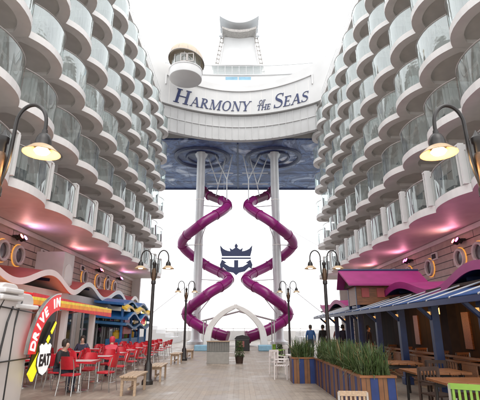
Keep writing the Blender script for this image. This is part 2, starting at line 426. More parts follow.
# ------------------------------------------------------------------ setting: deck and sea
tag(MB().box((0, 25, -.15), (40, 90, .3)).build('deck', M['deck']), kind='structure')
tag(MB().box((0, 400, -18.5), (880, 980, 1)).build('sea', M['sea']), kind='structure')

# ------------------------------------------------------------------ balcony buildings
DH = 2.87; Z0 = 6.0; NB = 13
def arc(s, b, n=14, x0=0, pw=2.3):
    h = b / 2; return [(x0 + s * (1 - abs(y / h) ** pw), y) for y in [h * math.sin(math.pi * (k / n - .5)) for k in range(n + 1)]]

def balcony_proto(s, b, root, depth, first, deep):
    """local: x outward, y along the facade, z up; origin at slab bottom on the line of the dividers"""
    g = .004; edge = arc(s, b - 2 * g); th = .30; n = len(edge)
    mb = MB()
    rim = .42 if deep else .62
    # slab: top, fascia, bottom rim with recessed soffit
    top = [(-depth, -b / 2 + g)] + edge + [(-depth, b / 2 - g)]
    mb.add([(x, y, th) for x, y in top], [tuple(range(len(top)))])
    mb.strip([(x, y, 0) for x, y in edge], [(x, y, th) for x, y in edge], 0)
    def inset(x, y): return (x - rim * (1.0 if not first else .6), y * (1 - rim / b * 1.25))
    inn = [inset(x, y) for x, y in edge]
    bk = -depth
    if first:
        mb.add([(x, y, 0) for x, y in top], [tuple(range(len(top)))[::-1]], 1)
    else:
        ib = [(bk + .25, inn[0][1])] + inn + [(bk + .25, inn[-1][1])]
        ob = [(bk, -b / 2 + g)] + edge + [(bk, b / 2 - g)]
        k = len(ib)
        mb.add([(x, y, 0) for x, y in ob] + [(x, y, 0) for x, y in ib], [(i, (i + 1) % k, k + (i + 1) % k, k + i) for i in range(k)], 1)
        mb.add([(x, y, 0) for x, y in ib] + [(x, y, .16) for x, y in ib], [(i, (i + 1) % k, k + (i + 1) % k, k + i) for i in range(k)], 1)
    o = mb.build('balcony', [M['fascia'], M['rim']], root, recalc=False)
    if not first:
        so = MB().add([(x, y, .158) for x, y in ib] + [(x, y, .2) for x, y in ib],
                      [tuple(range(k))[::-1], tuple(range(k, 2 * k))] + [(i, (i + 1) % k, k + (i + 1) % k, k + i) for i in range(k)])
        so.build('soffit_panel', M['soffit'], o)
    gl = arc(s - .03, b - .10, x0=-.02)
    gi = [(x - .018, y) for x, y in gl]; H0, H1 = th + .02, th + (1.22 if first else 1.26)
    q = MB(); nn = len(gl)
    q.strip([(x, y, H0) for x, y in gl], [(x, y, H1) for x, y in gl])
    q.build('glass_railing', M['glass'] if deep else M['lowglass'], o, smooth=True, recalc=False)
    h = MB(); h.tube([(x, y, H1 + .02) for x, y in gl], .026, 6)
    h.tube([(x, y, H0) for x, y in gl], .018, 5)
    for kk in (3, 7, 11): h.cyl((gl[kk][0] - .03, gl[kk][1], H0), (gl[kk][0] - .03, gl[kk][1], H1), .014, n=5)
    h.build('handrail', M['rail'], o, smooth=True)
    fn = MB(); d = MB(); d.box(((-.95 - depth + .02) / 2, b / 2 - .035, th + (DH - th) / 2), (depth - .97, .06, DH - th - .01)); d.box((-.5, b / 2 - .035, th + .55), (.86, .04, 1.1))
    if first:
        for yy in (b / 2 - .13,):
            fn.box((.06, yy + .01, th + .74), (.26, .11, 1.46)); fn.box((.09, yy - .22, th + .74), (.16, .05, 1.46)); fn.box((.08, yy - .11, th + 1.5), (.2, .30, .06))
    d.build('divider', M['divider'], o)
    if first: fn.build('fin', M['white'], o)
    dr = MB(); dr.box((-depth + .03, -.35, th + 1.05), (.04, 1.6, 2.05))
    for yy in (-1.17, -.36, .47): dr.box((-depth + .06, yy, th + 1.05), (.05, .07, 2.1), mi=1)
    dr.box((-depth + .06, -.35, th + 2.1), (.05, 1.71, .07), mi=1)
    dr.box((-depth + .08, .02, th + 1.03), (.02, .7, 2.0), mi=2)
    dr.build('sliding_door', [M['darkglass'], M['frame'], M['curtain']], o)
    return o

def balcony_building(side, X, b, y0, label, yend):
    root = thing('balcony_building', (side * 11, 20, 0), label, 'building', 'balcony fronts flanking the boardwalk')
    ox, oy = side * 11, 20
    depth = 1.75
    rz = 0 if side < 0 else math.pi
    protos = {}
    for r in range(6):
        first = r == 0
        s = (.34, .44, .52, .58, .62, .66)[r]
        key = (s, first)
        xc = X + s - .34 + (.02 if r else 0)
        for k in range(NB):
            yc = y0 + (k - 4 + .5) * b
            if key not in protos:
                protos[key] = o = balcony_proto(s, b, root, depth, first, r > 1)
            else:
                o = copy_tree(protos[key], root)
                for c in o.children:
                    if c.name.startswith('sliding_door'): c.location.y = random.uniform(-.35, .45)
            o.location = (side * xc - ox, yc - oy, Z0 + DH * r); o.rotation_euler = (0, 0, rz)
    ya, yb = y0 - 4 * b, y0 + 9 * b; L = yb - ya; ym = (ya + yb) / 2
    def bx(c, d): return MB().box((c[0] - ox, c[1] - oy, c[2]), d)
    # cabin wall behind the balconies, stepping with the rows
    wl = MB()
    for r in range(6):
        xc = X + (.34, .44, .52, .58, .62, .66)[r] - .34 + depth
        wl.box((side * (xc + .4) - ox, ym - oy, Z0 + DH * r + DH / 2), (.78, L, DH - .002))
    wl.build('cabin_wall', M['offwhite'], root)
    # soffit over the promenade
    bx((side * (X + 1.75 + .85), ym, Z0 + .12), (1.7, L, .24)).build('soffit', M['rim'], root)
    # roof with rail
    bx((side * (X + 2.55), ym, Z0 + DH * 6 + .13), (4.4, L, .26)).build('roof', M['fascia'], root)
    rl = MB()
    for k in range(int(L / 1.3)):
        yy = ya + k * 1.3
        rl.cyl((side * (X + .5) - ox, yy - oy, Z0 + DH * 6 + .36), (side * (X + .5) - ox, yy - oy, Z0 + DH * 6 + 1.35), .025, n=5)
    for zz in (.7, 1.0, 1.36):
        rl.tube([(side * (X + .5) - ox, ya - oy, Z0 + DH * 6 + zz), (side * (X + .5) - ox, yb - oy, Z0 + DH * 6 + zz)], .02, 5)
    rl.build('roof_railing', M['frame'], root)
    # lower planked wall
    XW = X + 2.5
    bx((side * (XW + .25), ym, 2.995), (.5, L, 5.99)).build('plank_wall', M['cladL'], root)
    bx((side * (XW - .03), ym, 5.86), (.12, L, .22)).build('cornice', M['rim'], root)
    end = MB(); end.box((side * (X + 3.5) - ox, yb + .1 - oy, 3 + Z0 / 2), (2.8, .2, 12))
    bx((side * (X + 3.2), yb + .15, 11.8), (2.9, .3, 23.6)).build('end_wall', M['offwhite'], root)
    return root, XW

LB, XWL = balcony_building(-1, 7.5, 2.65, 15.3, 'long white wall of curved glass balconies along the left side of the boardwalk', 39)
RB, XWR = balcony_building(1, 7.9, 2.70, 15.9, 'long white wall of curved glass balconies along the right side of the boardwalk', 40)

def porthole(root, side, XW, y, z):
    ox, oy = side * 11, 20; x = side * (XW - .005)
    def T(prof, nm, m, par):
        mb = MB(); mb.lathe(prof, n=24)
        mb.v = [(x - ox - side * vz, y - oy + vy, z + vx) for vx, vy, vz in mb.v]
        return mb.build(nm, m, par, smooth=True)
    o = T([(.33, 0), (.33, .12), (.36, .15), (.44, .15), (.47, .11), (.47, 0)], 'porthole', M['portrim'], root)
    T([(0, .03), (.331, .03), (.331, .02)], 'porthole_glass', M['porthole'], o)
    T([(.475, 0), (.475, .04), (.51, .04), (.51, 0)], 'glow_ring', M['amber'], o)
for y in (14.5, 17.2, 18.5, 26.8, 29.4, 31.5, 33.4): porthole(LB, -1, XWL, y, 4.7)
for y in (14.6, 17.6, 19.2, 22.4, 25.2, 28): porthole(RB, 1, XWR, y, 4.7)

def wall_lights(root, side, XW, y, z, l1, l2, c1, c2):
    ox, oy = side * 11, 20; x = side * (XW - .14) - ox
    o = MB().box((x, y - oy, z), (.2, .62, .1)).build('wall_spotlight', M['black'], root)
    for dy, lm, col in ((-.17, l1, c1), (.17, l2, c2)):
        q = MB(); q.cyl((x - side * .02, y - oy + dy, z - .09), (x - side * .24, y - oy + dy, z + .02), .10, .13, n=12)
        q.build('spot_housing', M['black'], o, smooth=True)
        q = MB(); q.cyl((x - side * .236, y - oy + dy, z + .018), (x - side * .25, y - oy + dy, z + .026), .11, .11, n=12)
        q.build('spot_lens', lm, o)
        ld = bpy.data.lights.new('spot_light', 'SPOT'); lo = bpy.data.objects.new('spot_light', ld); COL.objects.link(lo)
        ld.energy = 22; ld.color = col; ld.spot_size = R(150); ld.spot_blend = 1; ld.shadow_soft_size = .08
        lo.location = (side * (XW - .46), y + dy, z + .05)
        d = Vector((-side * .9, dy * 2.2, .55)); lo.rotation_euler = d.to_track_quat('-Z', 'Y').to_euler()
pk, rd, vi = (1, .36, .48), (1, .46, .40), (.85, .5, .95)
for y, a, b_ in ((18.1, 'r', 'v'), (23.7, 'r', 'p'), (29.1, 'p', 'r'), (34.2, 'p', 'v')):
    L_ = dict(r=(M['redlens'], rd), v=(M['violetlens'], vi), p=(M['pinklens'], pk))
    wall_lights(LB, -1, XWL, y, 5.45, L_[a][0], L_[b_][0], L_[a][1], L_[b_][1])
for y, a, b_ in ((18.8, 'p', 'r'), (24.8, 'p', 'p'), (30.4, 'p', 'r'), (35.3, 'p', 'v')):
    wall_lights(RB, 1, XWR, y, 5.45, L_[a][0], L_[b_][0], L_[a][1], L_[b_][1])
# vents on the plank wall, and the pale bay on the left
def vent(root, side, XW, y, z):
    ox, oy = side * 11, 20; q = MB(); x = side * (XW - .05) - ox
    q.box((x, y - oy, z), (.08, .6, .38)); q.box((x - side * .04, y - oy, z), (.02, .44, .24), mi=1)
    q.build('wall_vent', [M['rim'], M['interior']], root)
for y in (20.9, 26.3, 31.6): vent(LB, -1, XWL, y, 5.2)
for y in (21.7, 27.7, 33): vent(RB, 1, XWR, y, 5.2)
q = MB(); q.box((-9.3 + 11, 20.9 - 20, 4.2), (1.4, 1.3, 2.0)); q.build('wall_bay', M['kiosk'], LB, bevel=.02)
pts = [(-.42, 0), (.42, 0), (.42, .9)] + [(.42 * math.cos(a), .9 + .42 * math.sin(a)) for a in [math.pi * k / 10 for k in range(1, 10)]] + [(-.42, .9)]
q = MB(); q.prism(pts, (-8.6 + 11, 20.9 - 20, 3.35), (0, 1, 0), (0, 0, 1), (.03, 0, 0)); q.build('bay_panel', M['white'], LB)

# ------------------------------------------------------------------ bridge deck with the ship's name
BX, BY = 0, 46
br = thing('bridge_deck', (BX, BY, 20.6), 'white curved bridge deck spanning both balcony walls and carrying the ship name in navy letters', 'bridge')
def yb_(x): return 35.62 + 3.93 * max(0, 1 - (x / 9.6) ** 2)
def put(mb, nm, m, par=br, **k): return mb.build(nm, m, par, off=(BX, BY, 20.6), **k)
xs = [-10.4 + 20.8 * k / 52 for k in range(53)]
# lower ribbed band (set back)
q = MB()
xl = [-7.9 + 15.8 * k / 40 for k in range(41)]
A = [Vector((x, yb_(x) + .35, 23.4)) for x in xl]; B = [Vector((x, yb_(x) + .9, 23.4)) for x in xl]
q.slab(B, A, 2.8)
put(q, 'lower_band', M['shipshade'])
q = MB()
for k in range(23):
    x = -7.7 + 15.4 * k / 22
    q.box((x, yb_(x) + .32, 22.0), (.05, .08, 2.75))
q.slab([Vector((x, yb_(x) + .26, 22.12)) for x in xl], [Vector((x, yb_(x) + .36, 22.12)) for x in xl], .06)
put(q, 'band_ribs', M['ship'])
# sign band with rounded lower corners: front sheet extruded in depth
def zbot(x):
    a = abs(x)
    if a < 7.6: return 23.45
    t = min(1, (a - 7.6) / 2.4); return 23.45 + 2.6 * (1 - math.sqrt(max(0, 1 - t * t)))
def ztop(x): return 26.95 + 1.9 * (abs(x) / 10) ** 2
q = MB(); n = len(xs)
F0 = [Vector((x, yb_(x), zbot(x))) for x in xs]; F1 = [Vector((x, yb_(x), ztop(x))) for x in xs]
G0 = [Vector((x, yb_(x) + 1.2, zbot(x))) for x in xs]; G1 = [Vector((x, yb_(x) + 1.2, ztop(x))) for x in xs]
q.strip(F0, F1); q.strip(G0, G1); q.strip(F0, G0); q.strip(F1, G1)
q.add([F0[0], F1[0], G1[0], G0[0]], [(0, 1, 2, 3)]); q.add([F0[-1], F1[-1], G1[-1], G0[-1]], [(0, 1, 2, 3)])
put(q, 'sign_band', M['ship'])
# panel seams of the sign band
q = MB()
for k in range(13):
    x = -7.2 + 14.4 * k / 12; q.box((x, yb_(x) - .002, 24.9), (.025, .01, 2.75))
build_parts(q, 'panel_seam', M['rim'], br, off=(BX, BY, 20.6))
# lip over the sign, then a flatter bulwark with railing set back on the deck above
def yc_(x): return 39.3 + 1.0 * max(0, 1 - (x / 10.4) ** 2)
xg = [-7.5 + 15 * k / 40 for k in range(41)]
q = MB(); q.slab([Vector((x, yb_(x) - .16, 26.32 + .55 * (x / 8) ** 2)) for x in xg], [Vector((x, yb_(x) - .003, 26.32 + .55 * (x / 8) ** 2)) for x in xg], .14)
for sx in (-7.55, 7.55): q.box((sx, yb_(sx) - .08, 26.2), (.12, .15, 1.2))
put(q, 'sign_frame', M['ship'])
q = MB(); q.slab([Vector((x, yb_(x) + 1.2, 26.93)) for x in xs], [Vector((x, 43, 26.93)) for x in xs], .4); put(q, 'sign_deck', M['ship'])
q = MB(); q.slab([Vector((x, yc_(x), 28.75)) for x in xs], [Vector((x, yc_(x) + .5, 28.75)) for x in xs], 1.8)
put(q, 'bulwark', M['ship'])
q = MB(); q.slab([Vector((x, yc_(x) - .1, 28.87)) for x in xs], [Vector((x, yc_(x) + .2, 28.87)) for x in xs], .12)
for x in xs[::2]: q.cyl((x, yc_(x) + .05, 28.8), (x, yc_(x) + .05, 30.05), .035, n=6)
q.tube([(x, yc_(x) + .05, 30.05) for x in xs], .05, 6); q.tube([(x, yc_(x) + .05, 29.4) for x in xs], .02, 5)
put(q, 'bulwark_railing', M['mastgrey'])
q = MB(); q.strip([(x, yc_(x) + .05, 28.9) for x in xs], [(x, yc_(x) + .05, 30.0) for x in xs]); put(q, 'bulwark_glass', M['clearglass'], recalc=False)
q = MB(); q.box((-.2, 41.2, 29.4), (5.6, .5, 1.7)); q.box((-.2, 40.9, 30.28), (5.9, 1.0, .1)); put(q, 'deck_house', M['ship'])
q = MB()
for x in (-.75, .75):
    q.box((x * 1.0 - .1, yc_(0) - .02, 28.1), (1.35, .06, .95))
build_parts(q, 'parapet_window', mat('pale_blue_window', (.22, .40, .52), .15, var=.12, scale=2), br, off=(BX, BY, 20.6))
# superstructure set back above
q = MB(); q.box((0, 46, 28.6), (15, 6, 3.0)); put(q, 'upper_house', M['ship'], bevel=.1)
q = MB(); q.box((0, 47.8, 24.4), (27, 15.6, 7.2)); put(q, 'deck_body', M['offwhite'])
q = MB(); q.box((0, 48.05, 20.72), (27, 16.3, .2)); put(q, 'painted_ceiling', M['ceil'])
q = MB(); q.box((-.15, 48.3, 20.57), (.16, 15, .1)); q.box((-.15, 55.9, 20.6), (26.4, .3, .3)); build_parts(q, 'ceiling_beam', M['ring'], br, off=(BX, BY, 20.6))
q = MB()
for k in range(1, 8):
    if k != 4: q.box((-13 + 26 * k / 8, 48.2, 20.615), (.03, 16, .012))
for k in range(1, 5): q.box((0, 40.5 + 3.1 * k, 20.607), (26, .03, .012))
build_parts(q, 'ceiling_seam', M['ring'], br, off=(BX, BY, 20.6))
for sx in (-4.3, 4.0):
    for rr, wd in ((2.9, .26), (1.7, .16)):
        q = MB(); q.tube([(sx + rr * 1.05 * math.cos(a), 44.6 + rr * math.sin(a), 20.58) for a in [2 * math.pi * k / 40 for k in range(40)]], wd, 6, closed=True)
        put(q, 'ceiling_ring', M['ring'], smooth=True)
    q = MB(); q.lathe([(0, 20.55), (1.1, 20.55), (1.25, 20.61)], (sx, 44.0, 0), 24); put(q, 'ceiling_boss', M['ring'])

# serif letters of the ship's name
def glyph(c):
    P = []
    def st(x0, x1, y0=0, y1=1): P.append([(x0, y0), (x1, y0), (x1, y1), (x0, y1)])
    def sf(xc, y, wd=.32, h=.045): st(xc - wd / 2, xc + wd / 2, y, y + h)
    def dg(xa, ya, xb, yb, wd): P.append([(xa - wd / 2, ya), (xa + wd / 2, ya), (xb + wd / 2, yb), (xb - wd / 2, yb)])
    def ringarc(cx, cy, rx, ry, a0, a1, tmax, tmin, n=18):
        o, i = [], []
        for k in range(n + 1):
            a = R(a0 + (a1 - a0) * k / n); t = tmin + (tmax - tmin) * abs(math.cos(a)) ** 1.3
            o.append((cx + rx * math.cos(a), cy + ry * math.sin(a))); i.append((cx + (rx - t) * math.cos(a), cy + (ry - (tmin + (t - tmin) * .2)) * math.sin(a)))
        for k in range(n): P.append([o[k], o[k + 1], i[k + 1], i[k]])
    T, t = .15, .055
    if c == 'H': st(.12, .12 + T); st(.66, .66 + T); st(.2, .7, .47, .53); [sf(x, y) for x in (.195, .735) for y in (0, .955)]; return P, .95
    if c == 'A': dg(.12, 0, .40, 1, t); dg(.70, 0, .40, 1, T); st(.22, .6, .33, .38); sf(.12, 0, .24); sf(.71, 0, .3); return P, .84
    if c == 'R': st(.1, .1 + T); sf(.175, 0); st(.02, .3, .955, 1); ringarc(.28, .75, .30, .25, -90, 90, T, t); st(.2, .3, .945, 1); st(.2, .3, .5, .555); dg(.66, 0, .32, .52, T); sf(.7, 0, .18); return P, .82
    if c == 'M': st(.1, .1 + t); st(.80, .80 + T); dg(.47, 0, .16, 1, T); dg(.47, 0, .82, 1, t); sf(.13, 0, .26); sf(.875, 0); st(.02, .2, .955, 1); st(.82, 1.03, .955, 1); return P, 1.08
    if c == 'O': ringarc(.42, .5, .40, .515, 0, 360, T, t, 32); return P, .88
    if c == 'N': st(.12, .12 + t); st(.70, .70 + t); dg(.70, 0, .16, 1, T); sf(.145, 0, .28); sf(.145, .955, .24); sf(.73, .955, .28); return P, .88
    if c == 'Y': st(.33, .33 + T, 0, .5); dg(.39, .46, .12, 1, T); dg(.42, .46, .70, 1, t); sf(.405, 0); sf(.12, .955, .3); sf(.72, .955, .24); return P, .80
    if c == 'E': st(.1, .1 + T); st(.1, .58, 0, .05); st(.1, .56, .95, 1); st(.2, .46, .48, .53); st(.55, .6, 0, .22); st(.52, .57, .8, 1); st(.43, .47, .4, .61); sf(.1, 0, .16); sf(.1, .955, .16); return P, .68
    if c == 'T': st(.31, .31 + T); st(.02, .75, .95, 1); sf(.385, 0); st(.02, .07, .78, 1); st(.70, .75, .78, 1); return P, .78
    if c == 'F': st(.1, .1 + T); st(.1, .56, .95, 1); st(.2, .44, .48, .53); st(.52, .57, .8, 1); sf(.175, 0); sf(.1, .955, .16); return P, .62
    if c == 'S':
        ctr = [(.50, .80), (.44, .93), (.30, .975), (.15, .92), (.09, .77), (.15, .63), (.30, .53), (.45, .42), (.52, .27), (.46, .09), (.30, .025), (.14, .07), (.07, .22)]
        pts = [(p.x, p.y) for p in spline([(a, b, 0) for a, b in ctr], 4)]; N = len(pts)
        for k in range(N - 1):
            def off(i):
                a = pts[max(i - 1, 0)]; b = pts[min(i + 1, N - 1)]; d = Vector((b[0] - a[0], b[1] - a[1])).normalized(); u = i / (N - 1)
                wd = .04 + .11 * math.exp(-((u - .5) / .17) ** 2); return Vector((-d.y, d.x)) * wd / 2
            o0, o1 = off(k), off(k + 1); a, b = Vector(pts[k]), Vector(pts[k + 1])
            P.append([tuple(a + o0), tuple(b + o1), tuple(b - o1), tuple(a - o0)])
        st(.46, .51, .78, .98); st(.06, .11, .02, .24); return P, .62
    return P, .4
def write(chars, x, zbase, gap=.05, shear=.20, nm='letter'):
    for c, h in chars:
        if c == ' ': x += h; continue
        P, adv = glyph(c); q = MB()
        for i, poly in enumerate(P):
            dep = .06 + .0012 * (i % 9)
            A = [];
            for a, b in poly:
                X_ = x + (a + shear * b) * h; A.append(Vector((X_, yb_(X_) - .005, zbase + b * h)))
            Fv = [p - Vector((0, dep, 0)) for p in A]; k = len(A)
            q.add(A + Fv, [tuple(range(k)), tuple(range(k, 2 * k))[::-1]] + [(j, (j + 1) % k, k + (j + 1) % k, k + j) for j in range(k)])
        put(q, nm, M['navy'])
        x += (adv + gap) * h
    return x
hB, hs, hh = 1.68, 1.155, .62
x = write([('H', hB), ('A', hs), ('R', hs), ('M', hs), ('O', hs), ('N', hs), ('Y', hs)], -6.85, 23.85, gap=.03)
write([('O', .46), ('F', .46)], 2.1, 24.58, gap=0); write([('T', .62), ('H', .62), ('E', .62)], 1.85, 23.85, gap=-.02)
write([('S', hB), ('E', hs), ('A', hs), ('S', hs)], 3.56, 23.85, gap=.0)

# lookout pod on the bridge
pod = thing('lookout_pod', (-5.3, 35.4, 25.0), 'round white lookout pod with a beige shell canopy on the left end of the bridge', 'lookout')
q = MB(); q.lathe([(0, 0), (1.5, 0), (1.6, .06), (1.62, .16), (1.62, .85), (1.68, .87), (1.68, .95), (1.5, .95), (1.5, .3), (0, .3)], n=36); q.build('pod_body', M['ship'], pod, smooth=True)
q = MB(); q.lathe([(1.36, .95), (1.36, 2.2)], n=24); q.build('pod_glass', M['clearglass'], pod, smooth=True, recalc=False)
q = MB()
for k in range(8):
    a = 2 * math.pi * k / 8; q.cyl((1.4 * math.cos(a), 1.4 * math.sin(a), .95), (1.4 * math.cos(a), 1.4 * math.sin(a), 2.25), .035, n=6)
build_parts(q, 'pod_mullion', M['frame'], pod)
dome = [(1.78 * math.cos(R(a)) ** .8, 1.5 * math.sin(R(a))) for a in range(0, 90, 9)] + [(0, 1.5)]
prof = [(r_, z) for r_, z in dome] + [(max(0, r_ - .07), z - .05) for r_, z in reversed(dome)]
q = MB(); q.lathe(prof, n=32)
q.v = [(x, y, 2.05 + z - .16 * x - .14 * y) for x, y, z in q.v]; q.build('canopy', M['canvas'], pod, smooth=True)
for k in range(6):
    a = math.pi * k / 6 + .2; q = MB()
    q.tube([(1.79 * math.cos(t) * math.cos(a), 1.79 * math.cos(t) * math.sin(a), 2.08 + 1.51 * math.sin(t) - (.16 * math.cos(a) + .14 * math.sin(a)) * 1.79 * math.cos(t)) for t in [R(v) for v in range(0, 181, 12)]], .022, 5)
    q.build('canopy_seam', M['rail'], pod)
q = MB()
for fx in (-.05, .62):
    for a, b in (((fx - .28, -1.55, 1.05), (fx + .28, -1.55, 1.05)), ((fx - .28, -1.55, 1.9), (fx + .28, -1.55, 1.9)), ((fx - .28, -1.55, 1.05), (fx - .28, -1.55, 1.9)), ((fx + .28, -1.55, 1.05), (fx + .28, -1.55, 1.9))): q.beam(a, b, .07)
q.build('window_frame', M['rail'], pod)
q = MB(); q.tube([(1.8 * math.cos(a), 1.8 * math.sin(a), 2.05 - .16 * 1.8 * math.cos(a) - .14 * 1.8 * math.sin(a)) for a in [2 * math.pi * k / 32 for k in range(32)]], .045, 5, closed=True); q.build('canopy_rim', M['rail'], pod)

# mast behind the bridge
mast = thing('mast_tower', (0, 53, 28), 'tapering white mast tower with latticed legs and a crescent wing above the bridge', 'mast')
q = MB(); wq = [(-5.0, 0), (5.0, 0), (2.6, 15.8), (-2.6, 15.8)]; q.prism([(a * .86, b) for a, b in wq], (0, -.5, 0), (1, 0, 0), (0, 0, 1), (0, 1.6, 0)); q.build('mast_panel', M['ship'], mast, bevel=.1)
q = MB()
for s_ in (-1, 1):
    a, b = Vector((s_ * 4.9, -.9, 0)), Vector((s_ * 2.45, -.9, 15.9))
    for ox_ in (-.22, .22): q.beam(a + Vector((ox_, 0, 0)), b + Vector((ox_, 0, 0)), .1)
    for k in range(22):
        p = a.lerp(b, k / 22); p2 = a.lerp(b, (k + 1) / 22)
        q.beam(p + Vector((-.22, 0, 0)), p2 + Vector((.22, 0, 0)), .06); q.box(p, (.5, .1, .12))
q.build('lattice_leg', M['lattice'], mast)
q = MB(); A, B, C_, D = [], [], [], []
for k in range(25):
    u = -1 + k / 12; xx = 2.95 * u; zz = 16.9 + 1.5 * u * u
    A.append((xx, -2.2, zz + 1.0 - .25 * u * u)); B.append((xx, 2.2, zz + 1.0 - .25 * u * u))
q.slab(A, B, .95); q.build('crescent_wing', M['mastgrey'], mast, smooth=True)
q = MB()
for s_ in (-1, 1): q.lathe([(0, 0), (.28, .1), (.28, .5), (0, .75)], (s_ * 2.75, -1.2, 15.2), 12); q.cyl((s_ * 2.85, 0, 17.6), (s_ * 2.85, 0, 19.6), .06); q.box((s_ * 2.85, 0, 19.6), (.5, .1, .3))
q.cyl((0, 0, 16.8), (0, 0, 18.6), .08); q.box((0, 0, 18.2), (.8, .1, .1)); build_parts(q, 'mast_fitting', M['steel'], mast)
q = MB(); q.prism([(-2.6, 16.55), (-1.4, 16.1), (0, 15.95), (1.4, 16.1), (2.6, 16.55), (2.5, 16.2), (1.3, 15.65), (0, 15.5), (-1.3, 15.65), (-2.5, 16.2)], (0, -1.9, 0), (1, 0, 0), (0, 0, 1), (0, 3.6, 0)); q.build('wing_underside_shade', M['lattice'], mast)  # dark strip: shade under the wing put in as grey colour

# ------------------------------------------------------------------ towers, slides, emblem
AX = -.15
for sx, lab in ((-4.3, 'left'), (4.0, 'right')):
    t_ = thing('slide_tower', (sx, 43.4, 0), f'tall white round column carrying the {lab} magenta slide up to the painted ceiling', 'column', 'columns of the twin slides')
    q = MB(); q.lathe([(0, 0), (.9, 0), (.9, .25), (.58, .4), (.50, .5), (.46, 2), (.46, 19.9), (.62, 20.2), (.75, 20.54), (0, 20.54)], n=28); q.build('column_shaft', M['steel'], t_, smooth=True)
    q = MB()
    for z in (5, 10, 15): q.lathe([(.465, z - .05), (.48, z - .05), (.48, z + .05), (.465, z + .05)], n=28)
    build_parts(q, 'weld_band', M['rim'], t_)
pts = [(-4.6, 46.0, 17.6), (-3.6, 45.9, 16.4), (-1.25, 43.4, 14.4), (-3.75, 40.7, 11.7), (-6.05, 43.3, 10.1), (-3.8, 45.8, 8.3), (-1.05, 43.3, 6.45), (-3.0, 40.7, 4.7), (-5.15, 42.0, 3.0), (-3.6, 41.2, 1.65), (-1.15, 40.6, .75)]
for mir, lab in ((0, 'left'), (1, 'right')):
    def mp_(p): return (2 * AX - p[0], p[1], p[2]) if mir else p
    path = spline([mp_(p) for p in pts], 14)
    base = path[-1]
    sl = thing('spiral_slide', (base.x, base.y, 0), f'magenta tube slide spiralling down round the {lab} white column', 'slide', 'twin spiral tube slides')
    def sb(mb, nm, m, **k): return mb.build(nm, m, sl, off=(base.x, base.y, 0), **k)
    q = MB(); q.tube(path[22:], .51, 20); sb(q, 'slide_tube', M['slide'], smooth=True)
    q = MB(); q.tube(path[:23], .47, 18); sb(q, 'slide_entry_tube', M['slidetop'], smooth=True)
    q = MB()
    for i in range(8, len(path) - 2, 7):
        d = (path[i + 1] - path[i - 1]).normalized() * .05; q.tube([path[i] - d, path[i] + d], .56, 20)
    build_parts(q, 'tube_flange', M['slideseam'], sl, off=(base.x, base.y, 0), smooth=True)
    q = MB(); cx = 4.0 if mir else -4.3
    for i in range(26, len(path) - 20, 14):
        q.cyl((cx, 43.4, path[i].z - .3), path[i] - Vector((0, 0, .45)), .055, n=6)
        if i % 4 == 0: q.cyl((cx, 43.4, path[i].z - 2.2), path[i] - Vector((0, 0, .5)), .05, n=6)
    build_parts(q, 'support_strut', M['steel'], sl, off=(base.x, base.y, 0))
    q = MB(); m_ = 1 if mir else -1
    for a, b in (((1.2, 43, 17.3), (.6, 43.5, 20.5)), ((1.2, 43, 17.3), (2.6, 43.6, 20.5)), ((2.2, 44, 17.0), (1.4, 44.4, 20.5)), ((2.2, 44, 17.0), (3.4, 44.5, 20.5)), ((.5, 43.4, 16.9), (3.4, 43.4, 16.9)), ((.5, 43.4, 18.2), (3.4, 43.4, 18.2)), ((1.2, 43, 17.3), (1.2, 43.4, 14.9)), ((2.2, 44, 17), (2.5, 44.8, 15.8))):
        q.cyl((AX + m_ * a[0], a[1], a[2]), (AX + m_ * b[0], b[1], b[2]), .06, n=6)
    build_parts(q, 'hanger_rod', M['steel'], sl, off=(base.x, base.y, 0))
    q = MB(); d = (path[-1] - path[-4]).normalized(); q.tube([path[-1] - d * .05, path[-1] + d * .12], .6, 20); sb(q, 'exit_collar', M['slideseam'], smooth=True)

em = thing('anchor_emblem', (-.3, 43.4, 7.1), 'navy crown and anchor emblem hung on wires between the two slides', 'emblem')
U, V, D = (1, 0, 0), (0, 0, 1), (0, .1, 0)
q = MB()
half = [(0, 3.1), (.18, 2.84), (.12, 2.62), (.42, 2.42), (.72, 2.62), (.62, 2.25), (.98, 2.3), (1.38, 2.5), (1.72, 2.9), (1.66, 2.35), (1.5, 1.72)]
q.prism(half + [(-a, b) for a, b in reversed(half[1:])], (0, 0, 0), U, V, D); q.build('crown', M['navy'], em)
q = MB(); q.prism([(-1.55, 1.42), (1.55, 1.42), (1.55, 1.58), (-1.55, 1.58)], (0, 0, 0), U, V, D)
h2 = [(.22, 1.3), (.22, .55), (.7, .62), (1.25, .95), (1.0, 1.02), (1.5, 1.36), (1.72, .82), (1.62, .4), (1.35, .55), (.9, .12), (.3, -.02), (0, -.28)]
q.prism([(-.22, 1.3)] + h2 + [(-a, b) for a, b in reversed(h2[1:-1])], (0, .004, 0), U, V, D); q.build('anchor', M['navy'], em)
q = MB()
for z in (1.5, 2.35, -.9): q.cyl((-3.5, .12, z), (3.8, .12, z), .018, n=5)
for xx in (-1.3, 1.3): q.cyl((xx, .12, 2.2), (xx * 1.1, .12, 13.5), .014, n=5)
build_parts(q, 'hanging_wire', M['steel'], em)
for s_ in (-1, 1):
    q = MB(); q.cyl((AX + s_ * 4.6, 43.2, 6.2), (AX + s_ * 10.5, 37.5, .4), .035, n=6); q.cyl((AX + s_ * 4.6, 43.2, 12.2), (AX + s_ * 9.6, 39, 8), .025, n=6)
    tag(q.build('stay_cable', M['steel']), 'thin pale stay cables running from the %s column down to the balcony wall' % ('left' if s_ < 0 else 'right'), 'cable', 'stay cables of the slide columns')

